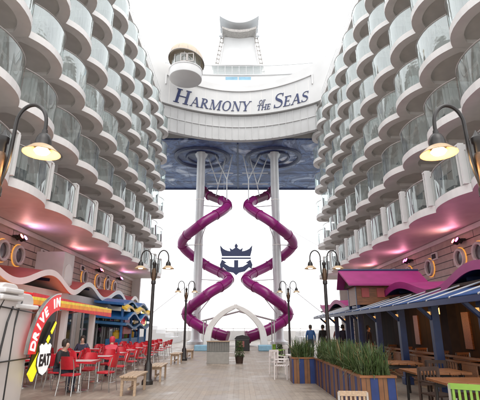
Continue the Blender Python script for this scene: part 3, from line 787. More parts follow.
# ------------------------------------------------------------------ far end: arch, stage, screens
ar = thing('entrance_arch', (-.25, 32.5, 0), 'cream pointed arch at the far end of the boardwalk below the slides', 'arch')
def side_pts(s): return [(s * 2.15, 0, .0), (s * 2.12, 0, .8), (s * 1.95, 0, 1.55), (s * 1.5, 0, 2.2), (s * .85, 0, 2.75), (s * .12, 0, 3.12)]
for s_ in (-1, 1):
    P = spline(side_pts(s_), 6); q = MB(); N = len(P)
    In = []; Out = []
    for i, p in enumerate(P):
        d = (P[min(i + 1, N - 1)] - P[max(i - 1, 0)]).normalized(); nrm = Vector((d.z, 0, -d.x)) * s_; wd = .28 - .13 * i / N
        In.append(p - nrm * wd); Out.append(p + nrm * wd)
    q.add([v for v in In] + [v for v in Out] + [v + Vector((0, .7, 0)) for v in In] + [v + Vector((0, .7, 0)) for v in Out],
          [f for i in range(N - 1) for f in ((i, i + 1, N + i + 1, N + i), (2 * N + i, 3 * N + i, 3 * N + i + 1, 2 * N + i + 1), (i, 2 * N + i, 2 * N + i + 1, i + 1), (N + i, N + i + 1, 3 * N + i + 1, 3 * N + i))] + [(0, N, 3 * N, 2 * N), (N - 1, 3 * N - 1, 4 * N - 1, 2 * N - 1)])
    q.build('arch_leg', M['cream'], ar, bevel=.03)
q = MB(); q.prism([(-.3, 3.0), (.3, 3.0), (.12, 3.3), (-.12, 3.3)], (0, -.02, 0), U, V, (0, .74, 0)); q.build('keystone', M['cream'], ar)
for s_, nm in ((-1, 'left'), (1, 'right')):
    q = MB(); q.box((-.25 + s_ * 2.3, 31.6, .2), (1.3, .9, .4)); tag(q.build('crash_pad', M['pad'], bevel=.05), f'pale blue pad at the {nm} foot of the cream arch', 'pad', 'blue pads beside the arch')
tent = thing('stage_tent', (0, 38, 0), 'pale lilac canopy with string lights standing behind the cream arch', 'tent')
q = MB(); q.slab([(-3.2, -1.5, 2.2), (0, -1.5, 3.0), (3.2, -1.5, 2.2)], [(-3.2, 1.5, 2.2), (0, 1.5, 3.0), (3.2, 1.5, 2.2)], .06); q.build('tent_roof', M['lilac'], tent)
for xx in (-3, 3):
    for yy in (-1.4, 1.4): q = MB(); q.cyl((xx, yy, 0), (xx, yy, 2.2), .05); q.build('tent_pole', M['steel'], tent)
q = MB()
for k in range(9): q.lathe([(0, 0), (.05, .03), (.06, .08), (0, .13)], (-2.4 + .6 * k, -1.45, 2.15 + .7 * (1 - abs(-2.4 + .6 * k) / 3.2) - .25), 8)
build_parts(q, 'string_light', M['bulbdim'], tent)
bd = thing('notice_board', (-.98, 20.6, 0), 'grey slatted notice board on a pale base in front of the cream arch', 'board')
q = MB(); q.box((0, 0, .25), (1.02, .42, .5)); q.build('board_base', mat('board_stone', (.30, .285, .26), .6, var=.1), bd, bevel=.01)
q = MB(); q.box((0, .05, .73), (1.06, .12, .46))
for k in range(9): q.box((-.46 + .115 * k, -.02, .73), (.07, .03, .44))
q.build('slatted_panel', M['greypanel'], bd)
q = MB(); q.box((0, .02, .98), (1.1, .2, .04)); q.build('board_cap', M['woodpale'], bd)
# dark console and performers' gear between the arch
cs = thing('sound_console', (.25, 31.5, 0), 'dark hooded sound console with dull pink front standing under the cream arch', 'console')
q = MB(); q.box((0, 0, .5), (1.15, .6, 1.0)); q.build('console_body', M['signblack'], cs, bevel=.04)
q = MB(); q.box((-.1, -.31, .6), (.5, .05, .5)); q.build('front_panel', M['pinkish'], cs)
q = MB(); q.prism([(-.66, 1.0), (.66, 1.0), (.48, 1.25), (0, 1.36), (-.48, 1.25)], (0, -.3, 0), U, V, (0, .6, 0)); q.build('hood', M['signblack'], cs); cs.scale = (.9, 1, .8)
# stern bulwark and pale screen
sw = thing('stern_bulwark', (0, 58, 0), 'low white bulwark with pale screens closing the far end of the deck', 'bulwark')
q = MB(); q.box((0, 0, .6), (38, .2, 1.2)); q.build('bulwark_wall', M['white'], sw)
q = MB()
for k in range(26): q.box((-18.75 + 1.5 * k, -.15, .75), (.08, .1, 1.5))
q.box((0, -.15, 1.5), (38, .1, .08)); q.build('bulwark_rail', M['white'], sw)
for s_, nm in ((-1, 'left'), (1, 'right')):
    st_ = thing('spectator_stand', (s_ * 9, 50, 0), f'pale stepped spectator stand beyond the {nm} slide column', 'stand', 'stepped stands at the stern')
    q = MB()
    for k in range(4): q.box((s_ * (-1.5 + k), 0, .3 + .2 * k), (1, 6, .6 + .4 * k))
    q.build('stand_steps', M['mesh'], st_)
    q = MB()
    for k in range(7): q.cyl((s_ * -2, -3 + k, 0), (s_ * -2, -3 + k, 1.1), .03, n=6)
    q.tube([(s_ * -2, -3, 1.1), (s_ * -2, 3, 1.1)], .035, 6); q.build('stand_rail', M['steel'], st_)

# ------------------------------------------------------------------ street lamps
def lamp(lit):
    root = thing('street_lamp', (0, 0, 0), 'x', 'street lamp', 'double headed street lamps along the boardwalk')
    q = MB(); q.lathe([(0, 0), (.17, 0), (.17, .10), (.12, .16), (.11, .55), (.07, .62), (.058, .7), (.052, 2.9), (.075, 2.92), (.075, 3.0), (.05, 3.04), (.05, 3.5), (.065, 3.52), (.065, 3.58), (.03, 3.62), (0, 3.68)], n=16); q.build('pole', M['black'], root, smooth=True)
    q = MB(); q.lathe([(.052, 2.98), (.07, 3.05), (.07, 3.35), (.052, 3.4)], n=14); q.build('collar', M['bronze'], root, smooth=True)
    for s in (-1, 1):
        P = [(s * .05, 0, 3.05), (s * .10, 0, 3.3), (s * .11, 0, 3.74)] + [(s * (.275 - .165 * math.cos(a)), 0, 3.74 + .24 * math.sin(a)) for a in [math.pi * k / 8 for k in range(1, 9)]] + [(s * .44, 0, 3.64)]
        q = MB(); q.tube(spline(P, 3), .021, 8); arm = q.build('arm', M['black'], root, smooth=True)
        c = (s * .44, 0, 3.44)
        q = MB(); q.lathe([(.028, .23), (.032, .19), (.055, .17), (.07, .14), (.082, .10), (.085, .05), (.092, .03), (.085, .02), (0, .02)], c, 16); q.build('lamp_cap', M['black'], arm, smooth=True)
        q = MB(); q.lathe([(.08, .045), (.11, .03), (.165, -.02), (.195, -.045), (.192, -.05), (.16, -.03), (.11, .015), (.08, .03)], c, 24); q.build('lamp_shade', M['shade'], arm, smooth=True)
        q = MB(); q.lathe([(0, .02), (.06, .01), (.085, -.02), (.06, -.05), (0, -.06)], c, 14); q.build('bulb', M['bulb'] if lit else M['bulbdim'], arm, smooth=True)
        if lit:
            ld = bpy.data.lights.new('lamp_light', 'POINT'); ld.energy = 9; ld.color = (1, .62, .30); ld.shadow_soft_size = .08
            lo = bpy.data.objects.new('lamp_light', ld); COL.objects.link(lo); lo.parent = arm; lo.location = (c[0], c[1], c[2] - .12)
    return root
l1 = lamp(True); l2 = lamp(False)
pos = [(-2.57, 4.1, 1, 'nearest lit street lamp on the left, its warm shade close to the frame edge'),
       (2.6, 4.1, 1, 'nearest lit street lamp on the right, its warm shade below the curved balconies'),
       (-2.70, 13.2, 0, 'black double street lamp rising between the two wooden benches on the left'),
       (2.72, 13.2, 0, 'black double street lamp rising behind the striped planters on the right'),
       (-2.8, 22.4, 0, 'smaller far street lamp on the left in front of the magenta slide'),
       (2.62, 22.4, 0, 'smaller far street lamp on the right in front of the magenta slide')]
used = set()
for x, y, lit, lab in pos:
    src = l1 if lit else l2
    if lit not in used: src.location = (x, y, 0); src['label'] = lab; used.add(lit)
    else: dup(src, (x, y, 0), 0, lab)

# ------------------------------------------------------------------ left side: wavy red canopy, shop fronts
def wavy(name, label, side, Xe, Xi, ya, yb, zf, top, under, fascia, slope=.12):
    root = thing(name, (side * Xi, (ya + yb) / 2, 0), label, 'canopy'); o_ = (side * Xi, (ya + yb) / 2, 0)
    n = int((yb - ya) * 6); ys = [ya + (yb - ya) * k / n for k in range(n + 1)]
    E = [Vector((side * (Xe + .1 * math.sin(y * .6)), y, zf(y))) for y in ys]; I = [Vector((side * Xi, y, zf(y) + slope * (Xi - Xe))) for y in ys]
    q = MB(); q.slab(E, I, .10); q.build('canopy_sheet', top, root, off=o_, smooth=True)
    q = MB(); d = Vector((-side * .045, 0, .05)); q.slab([e + d for e in E], [e + Vector((side * .002, 0, .05)) for e in E], .24); q.build('canopy_edge', fascia, root, off=o_, smooth=True)
    q = MB(); q.slab([e + Vector((side * .06, 0, -.104)) for e in E], [e + Vector((0, 0, -.104)) for e in I], .04); q.build('canopy_underside', under, root, off=o_, smooth=True)
    q = MB()
    for k in range(int((yb - ya) / 2.5) + 1):
        y = min(ya + 2.5 * k + .3, yb - .1); q.beam((side * (Xe + .3), y, zf(y) - .17), (side * (Xi - .02), y, zf(y) + slope * (Xi - Xe) - .2), .07, .12)
    build_parts(q, 'canopy_rib', M['canopyblue'], root, off=o_)
    return root
wavy('wavy_canopy', 'long wavy red canopy with white edge over the left shop fronts', -1, 8.0, 9.99, 10.5, 34, lambda y: 3.58 - .30 * math.cos((y - 15.0) * 2 * math.pi / 5.1), M['canopyred'], M['rim'], M['white'])

sf = thing('diner_building', (-8.3, 20, 0), 'diner building with dark windows and pale drapes under the red wavy canopy', 'shop front')
so = (-8.3, 20, 0)
q = MB(); q.box((-8.55, 22, 1.6), (.4, 24, 3.2)); q.build('shop_wall', M['kiosk'], sf, off=so)
for k, y in enumerate((13.2, 15.6, 18.0, 20.4, 22.8, 25.2, 27.6, 30)):
    q = MB(); q.box((-8.33, y, 1.35), (.08, 1.9, 2.3)); w_ = q.build('shop_window', M['darkglass'], sf, off=so)
    q = MB()
    for yy in (-.98, 0, .98): q.box((-8.3, y + yy, 1.35), (.1, .08, 2.38))
    q.box((-8.3, y, 2.54), (.1, 2.0, .08)); q.build('window_frame', M['frame'], w_, off=so)
    q = MB(); q.box((-8.27, y - .62, 1.3), (.03, .5, 2.1)); q.build('drape', M['curtain'], w_, off=so)
aw = thing('striped_awning', (-8.3, 16, 0), 'red orange and yellow striped awning over the diner front', 'awning'); ao = (-8.3, 16, 2.05)
aw.location = ao
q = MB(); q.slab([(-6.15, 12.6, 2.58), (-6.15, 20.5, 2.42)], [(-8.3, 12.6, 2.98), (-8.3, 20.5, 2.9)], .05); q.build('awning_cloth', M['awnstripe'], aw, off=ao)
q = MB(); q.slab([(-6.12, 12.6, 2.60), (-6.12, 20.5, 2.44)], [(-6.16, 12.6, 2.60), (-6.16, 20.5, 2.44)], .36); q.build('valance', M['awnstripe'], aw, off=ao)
q = MB()
for y in (12.9, 15.3, 17.7, 20.2): q.cyl((-6.25, y, 2.5), (-8.3, y, 2.2), .025, n=6)
build_parts(q, 'awning_arm', M['chrome'], aw, off=ao)
for y, nm in ((12.6, 'nearest'), (15.6, 'middle'), (18.6, 'farthest')):
    ap = thing('awning_pillar', (-6.35, y, 0), f'slim pale pillar under the striped awning, {nm} of three', 'pillar', 'pillars under the striped awning')
    q = MB(); q.box((0, 0, 1.17), (.20, .20, 2.3)); q.build('shaft', M['kiosk'], ap, bevel=.015)
    q = MB(); q.box((0, 0, .06), (.28, .28, .12)); q.build('foot', M['kiosk'], ap, bevel=.015)

# blue wavy candy stall further on
cst = thing('wave_stall', (-7, 25.5, 0), 'blue stall with stacked wavy canopies and a yellow wave trim beyond the diner', 'stall'); co_ = (-7, 25.5, 0)
for lv, (x0, zc, m_, amp) in enumerate(((-6.5, 3.05, 'bluewave', .14), (-6.2, 2.3, 'bluewave', .18), (-6.3, 2.66, 'yellow', .14), (-6.3, 1.75, 'stallblue', .12))):
    ys = [24.0 + 6.6 * k / 60 for k in range(61)]
    E = [Vector((x0, y, zc + amp * math.sin(y * 2.0 + lv))) for y in ys]; I = [Vector((-8.2 if m_ != 'yellow' else x0 - .3, y, zc + .15 + amp * math.sin(y * 2.0 + lv))) for y in ys]
    q = MB(); q.slab(E, I, .13); q.build('wave_trim' if m_ == 'yellow' else 'wave_canopy', M[m_], cst, off=co_, smooth=True)
for y in (24.2, 26.3, 28.4, 30.4):
    q = MB(); q.cyl((-6.6, y, 0), (-6.6, y, 2.95), .08, n=10); q.build('stall_post', M['bluewave'], cst, off=co_, smooth=True)
q = MB(); q.box((-7.0, 27.2, .5), (.8, 6.2, 1.0)); q.build('counter', M['stallblue'], cst, off=co_, bevel=.02)
q = MB(); q.box((-6.6, 29.8, 2.1), (.08, 1.3, 1.1)); q.build('lit_panel', M['glowpanel'], cst, off=co_)
q = MB(); q.box((-6.56, 25.3, 1.45), (.06, 1.7, .4)); q.build('orange_sign_board', M['canopyred'], cst, off=co_)

for k, (y, m_) in enumerate(((24.6, 'yellow'), (25.4, 'canopymag'), (26.2, 'greenchair'), (27.0, 'red'), (27.8, 'yellow'), (28.6, 'bluewave'), (29.4, 'red'))):
    q = MB(); q.lathe([(0, 0), (.2, 0), (.22, .05), (.22, .34), (.12, .4), (.12, .46), (0, .46)], (-6.95, y, 1.0), 14); jn = ('yellow', 'pink', 'green', 'red', 'amber', 'blue', 'crimson')[k]
    tag(q.build('candy_jar', M[m_], smooth=True), f'{jn} candy jar on the counter of the blue wave stall', 'jar', 'candy jars on the blue stall')
for y, m_ in ((25.0, 'canopymag'), (27.2, 'yellow'), (29.2, 'signred')):
    q = MB(); q.box((-6.52, y, 2.02), (.05, 1.1, .42)); q.build('hanging_panel', M[m_], cst, off=co_)

# streamlined kiosk at the left edge with its sign
kk = thing('diner_kiosk', (-5.4, 8, 0), 'rounded pale enamel kiosk with black trim lines at the left edge', 'kiosk'); ko = (-5.4, 8, 0)
def step(y0, y1, h, x0, x1, nm, m):
    r = .22; prof = [(y0, 0), (y1, 0), (y1, h - r)] + [(y1 - r + r * math.cos(a), h - r + r * math.sin(a)) for a in [math.pi / 2 * k / 6 for k in range(1, 7)]] + [(y0 + r - r * math.sin(a), h - r + r * math.cos(a)) for a in [math.pi / 2 * k / 6 for k in range(0, 7)]]
    q = MB(); q.prism(prof, (x0, 0, 0), (0, 1, 0), (0, 0, 1), (x1 - x0, 0, 0)); return q.build(nm, m, kk, off=ko, smooth=True, bevel=.03)
step(5.6, 7.95, 2.62, -6.4, -4.55, 'kiosk_body', M['kiosk'])
step(7.9, 8.65, 2.44, -6.3, -4.50, 'kiosk_bay', M['kiosk'])
step(8.6, 9.45, 2.30, -6.2, -4.56, 'kiosk_bay', M['kiosk'])
for y0, y1, z, xx in ((7.92, 8.67, 2.16, -4.44), (8.62, 9.5, 2.02, -4.50), (7.95, 8.6, 2.29, -4.42)):
    q = MB(); q.box((xx - .3, (y0 + y1) / 2, z), (.66, y1 - y0 + .06, .1)); q.build('cap_moulding', M['kioskcap'], kk, off=ko, bevel=.03)
q = MB()
for y in (7.93, 8.63): q.tube([(-4.50, y + .02, 0), (-4.50, y + .01, 1.6), (-4.50, y + .08, 1.95), (-4.51, y + .2, 2.12)], .016, 6)
q.tube([(-4.50, 8.2, 0), (-4.48, 8.24, 1.2), (-4.48, 8.32, 1.7), (-4.49, 8.46, 2.0)], .018, 6)
q.tube([(-4.47, 6.2, .98), (-4.47, 9.44, .98)], .016, 6); q.tube([(-4.47, 7.96, 1.98), (-4.47, 9.4, 1.9)], .014, 6)
build_parts(q, 'trim_line', M['seam'], kk, off=ko)
q = MB(); q.lathe([(0, .03), (.2, .03), (.23, .02), (.23, 0)], n=24); q.v = [(-4.54 + z, 7.62 + y, 2.18 + x) for x, y, z in q.v]; q.build('badge', M['signblue'], kk, off=ko)
q = MB(); q.tube([(-4.505, 7.62 + .16 * math.cos(a), 2.18 + .16 * math.sin(a)) for a in [2 * math.pi * k / 20 for k in range(20)]], .012, 5, closed=True); q.build('badge_ring', M['white'], kk, off=ko)

def text_mesh(txt, size, name, m, parent, Mx, ext=.008, bold=.0):
    cu = bpy.data.curves.new('t', 'FONT'); cu.body = txt; cu.size = size; cu.extrude = ext; cu.offset = bold; cu.align_x = 'CENTER'; cu.align_y = 'CENTER'
    o = bpy.data.objects.new('t', cu); COL.objects.link(o); bpy.context.view_layer.update()
    me = bpy.data.meshes.new_from_object(o.evaluated_get(bpy.context.evaluated_depsgraph_get())); me.name = name
    bpy.data.objects.remove(o); me.transform(Mx); me.materials.clear(); me.materials.append(m)
    r = bpy.data.objects.new(name, me); COL.objects.link(r); r.parent = parent; return r
sg = thing('drive_in_sign', (-4.4, 9.9, 0), 'red arched DRIVE IN sign with yellow arrow and white EAT shield', 'sign'); sgo = (-4.4, 9.9, 0)
XS = -4.42; CY, CZ = 10.45, 1.02
def arcpoly(r0, r1, a0, a1, n=20):
    return [(CY + r1 * math.cos(R(a0 + (a1 - a0) * k / n)), CZ + r1 * math.sin(R(a0 + (a1 - a0) * k / n))) for k in range(n + 1)] + [(CY + r0 * math.cos(R(a1 - (a1 - a0) * k / n)), CZ + r0 * math.sin(R(a1 - (a1 - a0) * k / n))) for k in range(n + 1)]
Yv, Zv = (0, 1, 0), (0, 0, 1)
q = MB(); q.prism([(10.35, .72)] + [(CY + 1.02 * math.cos(R(a)), CZ + 1.02 * math.sin(R(a))) for a in range(98, 181, 6)] + [(9.32, .72)], (XS - .03, 0, 0), Yv, Zv, (.03, 0, 0)); q.build('sign_back', M['signblack'], sg, off=sgo)
q = MB(); q.prism(arcpoly(.98, 1.36, 92, 178), (XS - .02, 0, 0), Yv, Zv, (.06, 0, 0)); q.build('red_arch', M['signred'], sg, off=sgo)
q = MB(); q.prism(arcpoly(1.36, 1.385, 92, 178), (XS - .02, 0, 0), Yv, Zv, (.07, 0, 0)); q.build('arch_trim', M['chrome'], sg, off=sgo)
for i, ch in enumerate('DRIVE IN'):
    if ch == ' ': continue
    a = 170 - 10.2 * i; rr = 1.165
    B_ = Matrix(((0, 0, 1, XS + .05 - sgo[0]), (1, 0, 0, CY + rr * math.cos(R(a)) - sgo[1]), (0, 1, 0, CZ + rr * math.sin(R(a)) - sgo[2]), (0, 0, 0, 1)))
    text_mesh(ch, .30, 'letter', M['signwhite'], sg, B_ @ Matrix.Rotation(R(a - 90), 4, 'Z'), bold=.008)
q = MB(); a = Vector((9.28, .60)); b = Vector((10.2, 1.72)); d = (b - a).normalized(); nn = Vector((-d.y, d.x))
def pl(t, s): p = a + (b - a) * t + nn * s; return (p.x, p.y)
q.prism([pl(0, .13), pl(0, -.13), pl(.55, -.06), pl(.55, .06)], (XS + .045, 0, 0), Yv, Zv, (.05, 0, 0)); q.prism([pl(.62, .055), pl(.62, -.055), pl(.72, -.05), pl(.72, .05)], (XS + .045, 0, 0), Yv, Zv, (.05, 0, 0)); q.prism([pl(.79, .045), pl(.79, -.045), pl(1, -.03), pl(1, .03)], (XS + .045, 0, 0), Yv, Zv, (.05, 0, 0))
q.build('yellow_arrow', M['signyellow'], sg, off=sgo)
q = MB(); q.prism([pl(.55, .065), pl(.55, -.065), pl(1.0, -.035), pl(1.0, .035)], (XS + .03, 0, 0), Yv, Zv, (.05, 0, 0)); q.build('arrow_shaft', M['signblack'], sg, off=sgo)
sh = [(0, -.34), (.16, -.28), (.29, -.12), (.30, .02), (.24, .14), (.28, .26), (.2, .31), (.1, .27), (0, .33)]
shp = sh + [(-u, v) for u, v in reversed(sh[1:-1])]
SC = (9.72, .95)
q = MB(); q.prism([(SC[0] + u * 1.06, SC[1] + v * 1.06) for u, v in shp], (XS + .10, 0, 0), Yv, Zv, (.02, 0, 0)); q.build('shield_rim', M['signblack'], sg, off=sgo)
q = MB(); q.prism([(SC[0] + u, SC[1] + v) for u, v in shp], (XS + .115, 0, 0), Yv, Zv, (.02, 0, 0)); q.build('shield', M['signwhite'], sg, off=sgo)
text_mesh('EAT', .33, 'letter', M['signblack'], sg, Matrix(((0, 0, 1, XS + .14 - sgo[0]), (.88, 0, 0, SC[0] - sgo[1]), (0, 1, 0, SC[1] - .04 - sgo[2]), (0, 0, 0, 1))), bold=.012)
q = MB(); q.beam((-4.62, 9.3, .85), (-4.5, 10.2, .85), .06); q.beam((-4.62, 9.3, 1.5), (-4.5, 10.2, 1.5), .06); build_parts(q, 'sign_bracket', M['signblack'], sg, off=sgo)

# ------------------------------------------------------------------ chairs and tables
def red_chair():
    r = thing('red_chair', (0, 0, 0), 'x', 'chair', 'red diner chairs around the tables')
    q = MB(); poly = [(.21 * math.cos(a) * (1.0 if abs(math.cos(a)) < .7 else 1), .20 * math.sin(a)) for a in [2 * math.pi * k / 20 for k in range(20)]]
    poly = [(math.copysign(abs(math.cos(a)) ** .6, math.cos(a)) * .215, math.copysign(abs(math.sin(a)) ** .6, math.sin(a)) * .205) for a in [2 * math.pi * k / 24 for k in range(24)]]
    q.prism(poly, (0, 0, .44), (1, 0, 0), (0, 1, 0), (0, 0, .045)); q.build('seat', M['red'], r, bevel=.012)
    q = MB(); n = 12
    def bk(u, v): return Vector((.215 * math.sin(u * 1.15) / math.sin(1.15) * (1 - .12 * v * v), .235 - .10 * (u * u) + .07 * v, .60 + .31 * v))
    gr = [[bk(-1 + 2 * i / n, j / 6) for i in range(n + 1)] for j in range(7)]
    for j in (0, 6):
        for i, p in enumerate(gr[j]):
            e = abs(-1 + 2 * i / n)
            if e > .7: p.z += (.06 if j == 0 else -.06) * (e - .7) / .3
    vs = [p for row in gr for p in row]; off = len(vs); th = Vector((0, .022, 0)); W_ = n + 1
    fs = [(j * W_ + i, j * W_ + i + 1, (j + 1) * W_ + i + 1, (j + 1) * W_ + i) for j in range(6) for i in range(n)]
    fb = [tuple(off + k for k in f)[::-1] for f in fs]
    bd_ = [i for i in range(W_)] + [j * W_ + n for j in range(1, 7)] + [6 * W_ + i for i in range(n - 1, -1, -1)] + [j * W_ for j in range(5, 0, -1)]
    sd = [(bd_[k], bd_[(k + 1) % len(bd_)], off + bd_[(k + 1) % len(bd_)], off + bd_[k]) for k in range(len(bd_))]
    q.add(vs + [p + th for p in vs], fs + fb + sd); q.build('backrest', M['red'], r, smooth=True)
    for sx in (-1, 1):
        q = MB(); q.tube([(sx * .20, -.20, 0), (sx * .18, -.17, .44)], .012, 6); q.build('leg', M['chrome'], r)
        q = MB(); q.tube(spline([(sx * .21, .25, 0), (sx * .185, .19, .44), (sx * .185, .205, .66), (sx * .17, .25, .84)], 3), .012, 6); q.build('leg', M['chrome'], r, smooth=True)
    q = MB(); q.tube([(-.19, -.185, .22), (.19, -.185, .22)], .008, 5); q.tube([(-.2, .22, .22), (.2, .22, .22)], .008, 5); build_parts(q, 'stretcher', M['chrome'], r)
    return r
def cafe_table():
    r = thing('cafe_table', (0, 0, 0), 'x', 'table', 'diner tables with pale tops')
    q = MB(); q.box((0, 0, .735), (.80, .80, .03)); q.build('table_top', M['tabletop'], r, bevel=.012)
    q = MB()
    for a, b, c, d in ((0, .41, .84, .02), (0, -.41, .84, .02), (.41, 0, .02, .80), (-.41, 0, .02, .80)): q.box((a, b, .733), (c, d, .045))
    q.build('table_edge', M['red'], r)
    q = MB(); q.lathe([(0, 0), (.24, 0), (.24, .02), (.05, .06), (.038, .1), (.038, .70), (.15, .72)], n=16); q.build('pedestal', M['chrome'], r, smooth=True)
    return r
rc = red_chair(); tb = cafe_table()
ordn = ['nearest', 'second', 'third', 'fourth', 'fifth', 'sixth', 'seventh', 'eighth', 'ninth']
firstc = firstt = True
rows = [('aisle row', -4.25, [11.9, 13.75, 15.6, 17.45, 19.3, 21.15, 23.0, 24.9, 26.8]), ('shop row', -6.1, [12.6, 14.5, 16.4, 18.3, 20.2, 22.1])]
SEATED = {('shop side', 1, 'near'), ('aisle', 3, 'near'), ('shop side', 3, 'far')}
seat_pos = {}
for rn, X_, ys in rows:
    for k, y in enumerate(ys):
        xx = X_ + (-.10 * k if rn == 'aisle row' else 0)
        lab = f'pale square table, {ordn[k]} in the {rn} in front of the diner'
        if firstt: tb.location = (xx, y, 0); tb['label'] = lab; firstt = False
        else: dup(tb, (xx, y, 0), random.uniform(-.05, .05), lab)
        for nm, dx, dy, rz in (('near', 0, -.62, math.pi), ('far', 0, .62, 0), ('aisle', .66, 0, -math.pi / 2), ('wall', -.66, 0, math.pi / 2)):
            if rn == 'shop row' and nm == 'wall' and k % 2: continue
            if k >= 7 and nm == 'wall': continue
            px, py, a = xx + dx + random.uniform(-.06, .06), y + dy + random.uniform(-.05, .05), rz + random.uniform(-.22, .22)
            lab = f'red chair on the {nm} side of the {ordn[k]} {rn} diner table'
            if firstc: rc.location = (px, py, 0); rc.rotation_euler = (0, 0, a); rc['label'] = lab; firstc = False
            else: dup(rc, (px, py, 0), a, lab)
            seat_pos[(rn, k, nm)] = (px, py, a)

def bench():
    r = thing('wooden_bench', (0, 0, 0), 'x', 'bench', 'wooden benches beside the street lamps')
    q = MB()
    for k in range(4): q.box((-.165 + .11 * k, 0, .44), (.10, 1.3, .04))
    q.build('seat', M['woodpale'], r, bevel=.006)
    for sx in (-1, 1):
        for sy in (-1, 1): q = MB(); q.box((sx * .16, sy * .55, .21), (.06, .06, .42)); q.build('leg', M['woodpale'], r)
    q = MB(); q.box((0, .55, .38), (.26, .05, .07)); q.box((0, -.55, .38), (.26, .05, .07)); q.box((0, 0, .15), (.05, 1.05, .05)); build_parts(q, 'apron', M['woodpale'], r)
    return r
bn = bench(); bn.location = (-2.72, 11.6, 0); bn['label'] = 'wooden bench in front of the lamp post, nearest on the left'
dup(bn, (-2.62, 14.4, 0), .03, 'wooden bench just behind the left lamp post')
dup(bn, (-2.95, 20.8, 0), .0, 'smaller far bench in front of the distant left lamp post')
dup(bn, (-2.7, 23.9, 0), .05, 'smaller far bench behind the distant left lamp post')

# ------------------------------------------------------------------ right side: restaurant
rs = thing('restaurant_pavilion', (6.5, 15, 0), 'dark timber restaurant pavilion with blue posts and blue slatted awning', 'restaurant'); ro = (6.5, 15, 0)
PY = [6.5, 8.7, 10.95, 13.2, 15.4, 17.6, 19.8, 22.0, 24.3]
for i, y in enumerate(PY):
    q = MB(); q.box((5.0, y, 1.1), (.19, .19, 2.2)); q.box((5.0, y, .1), (.26, .26, .2)); q.beam((5.0, y, 1.75), (4.6, y, 2.12), .09); p_ = q.build('post', M['postblue'], rs, off=ro, bevel=.012)
    q = MB(); q.box((4.87, y, 1.93), (.06, .06, .12)); q.build('post_lantern', M['amberlamp'], p_, off=ro)
q = MB(); q.box((5.0, 15.5, 2.25), (.16, 19.2, .16)); q.box((4.42, 15.5, 2.13), (.07, 19.4, .12)); build_parts(q, 'eave_beam', M['postblue'], rs, off=ro)
q = MB()
n = 96
for k in range(n):
    y0 = 6.0 + 19.2 * k / n; q.slab([(4.40, y0 + .01, 2.22), (4.40, y0 + .19, 2.22)], [(6.1, y0 + .01, 2.62), (6.1, y0 + .19, 2.62)], .02)
q.build('awning', M['awning'], rs, off=ro)
q = MB()
for k in range(17):
    y = 6.6 + 1.1 * k; q.cyl((4.38, y, 2.20), (6.1, y + .5, 2.72), .022, n=6)
build_parts(q, 'awning_rod', M['frame'], rs, off=ro)
q = MB(); q.box((8.6, 18.5, 1.5), (.3, 26, 3.0)); q.build('back_wall', M['slat_interior'], rs, off=ro)
q = MB(); q.box((7.4, 18.5, 2.72), (2.7, 26, .08)); q.build('inner_ceiling', M['darkwood'], rs, off=ro)
for y in (9.8, 14.3, 18.8):
    q = MB(); q.box((7.0, y, 1.35), (.3, .5, 2.7)); q.build('inner_pillar', M['darkwood'], rs, off=ro)
    q = MB(); q.box((8.42, y + 1.6, 1.5), (.06, .5, 1.3)); q.build('wall_panel', M['wood'], rs, off=ro)
    q = MB(); q.lathe([(0, 0), (.13, .02), (.16, .16), (.07, .26), (0, .28)], (7.3, y + 1.0, 2.05), 12); q.cyl((7.3, y + 1.0, 2.3), (7.3, y + 1.0, 2.68), .01, n=5); pl_ = q.build('pendant_lamp', M['warmlit'], rs, off=ro, smooth=True)
    ld = bpy.data.lights.new('pendant_light', 'POINT'); ld.energy = 16; ld.color = (1, .50, .18); ld.shadow_soft_size = .12
    lo = bpy.data.objects.new('pendant_light', ld); COL.objects.link(lo); lo.location = (7.3, y + 1.0, 1.95)
# railing between the posts
q = MB()
for z in (.93, .82, .16): q.box((5.25, 15.5, z), (.06, 19.0, .05))
for k in range(150):
    y = 6.2 + .125 * k
    if (k // 9) % 2 == 0: q.box((5.25, y, .49), (.03, .035, .66))
q.build('railing', M['wood'], rs, off=ro)
q = MB()
for k in range(150):
    if (k // 9) % 2 and k % 9 == 4: q.box((5.25, 6.2 + .125 * k, .49), (.035, .62, .6))
build_parts(q, 'railing_panel', M['wood'], rs, off=ro)

wavy('wavy_canopy', 'wavy magenta canopy with navy underside over the right restaurant', 1, 6.0, 10.35, 6.2, 31, lambda y: 2.95 + .24 * math.cos((y - 10.6) * 2 * math.pi / 5.2), M['canopymag'], M['canopyblue'], M['canopymag'], slope=.05)
gb = thing('gabled_roof_hut', (6.4, 17.6, 0), 'magenta gabled roof over a small lit hut rising above the blue awning', 'hut'); go = (6.4, 17.6, 0)
q = MB()
q.slab([(4.35, 16.6, 3.26), (7.6, 16.6, 3.26)], [(4.2, 17.6, 3.92), (7.6, 17.6, 3.92)], .07)
q.slab([(4.2, 17.602, 3.92), (7.6, 17.602, 3.92)], [(4.35, 18.7, 3.26), (7.6, 18.7, 3.26)], .07); q.build('roof', M['canopymag'], gb, off=go)
q = MB(); q.cyl((4.2, 17.6, 3.93), (7.6, 17.6, 3.93), .05, n=8); q.build('ridge_cap', M['canopyblue'], gb, off=go)
q = MB(); q.prism([(16.85, 3.2), (18.45, 3.2), (17.65, 3.78)], (4.6, 0, 0), (0, 1, 0), (0, 0, 1), (.06, 0, 0)); q.build('gable_end', M['darkwood'], gb, off=go)
q = MB(); q.box((6.1, 17.7, 2.85), (2.7, 1.4, .75)); q.build('hut_wall', M['wood'], gb, off=go)
q = MB()
for k in range(4): q.box((5.1 + .62 * k, 16.98, 2.95), (.3, .04, .36))
build_parts(q, 'hut_panel', M['canopyred'], gb, off=go)
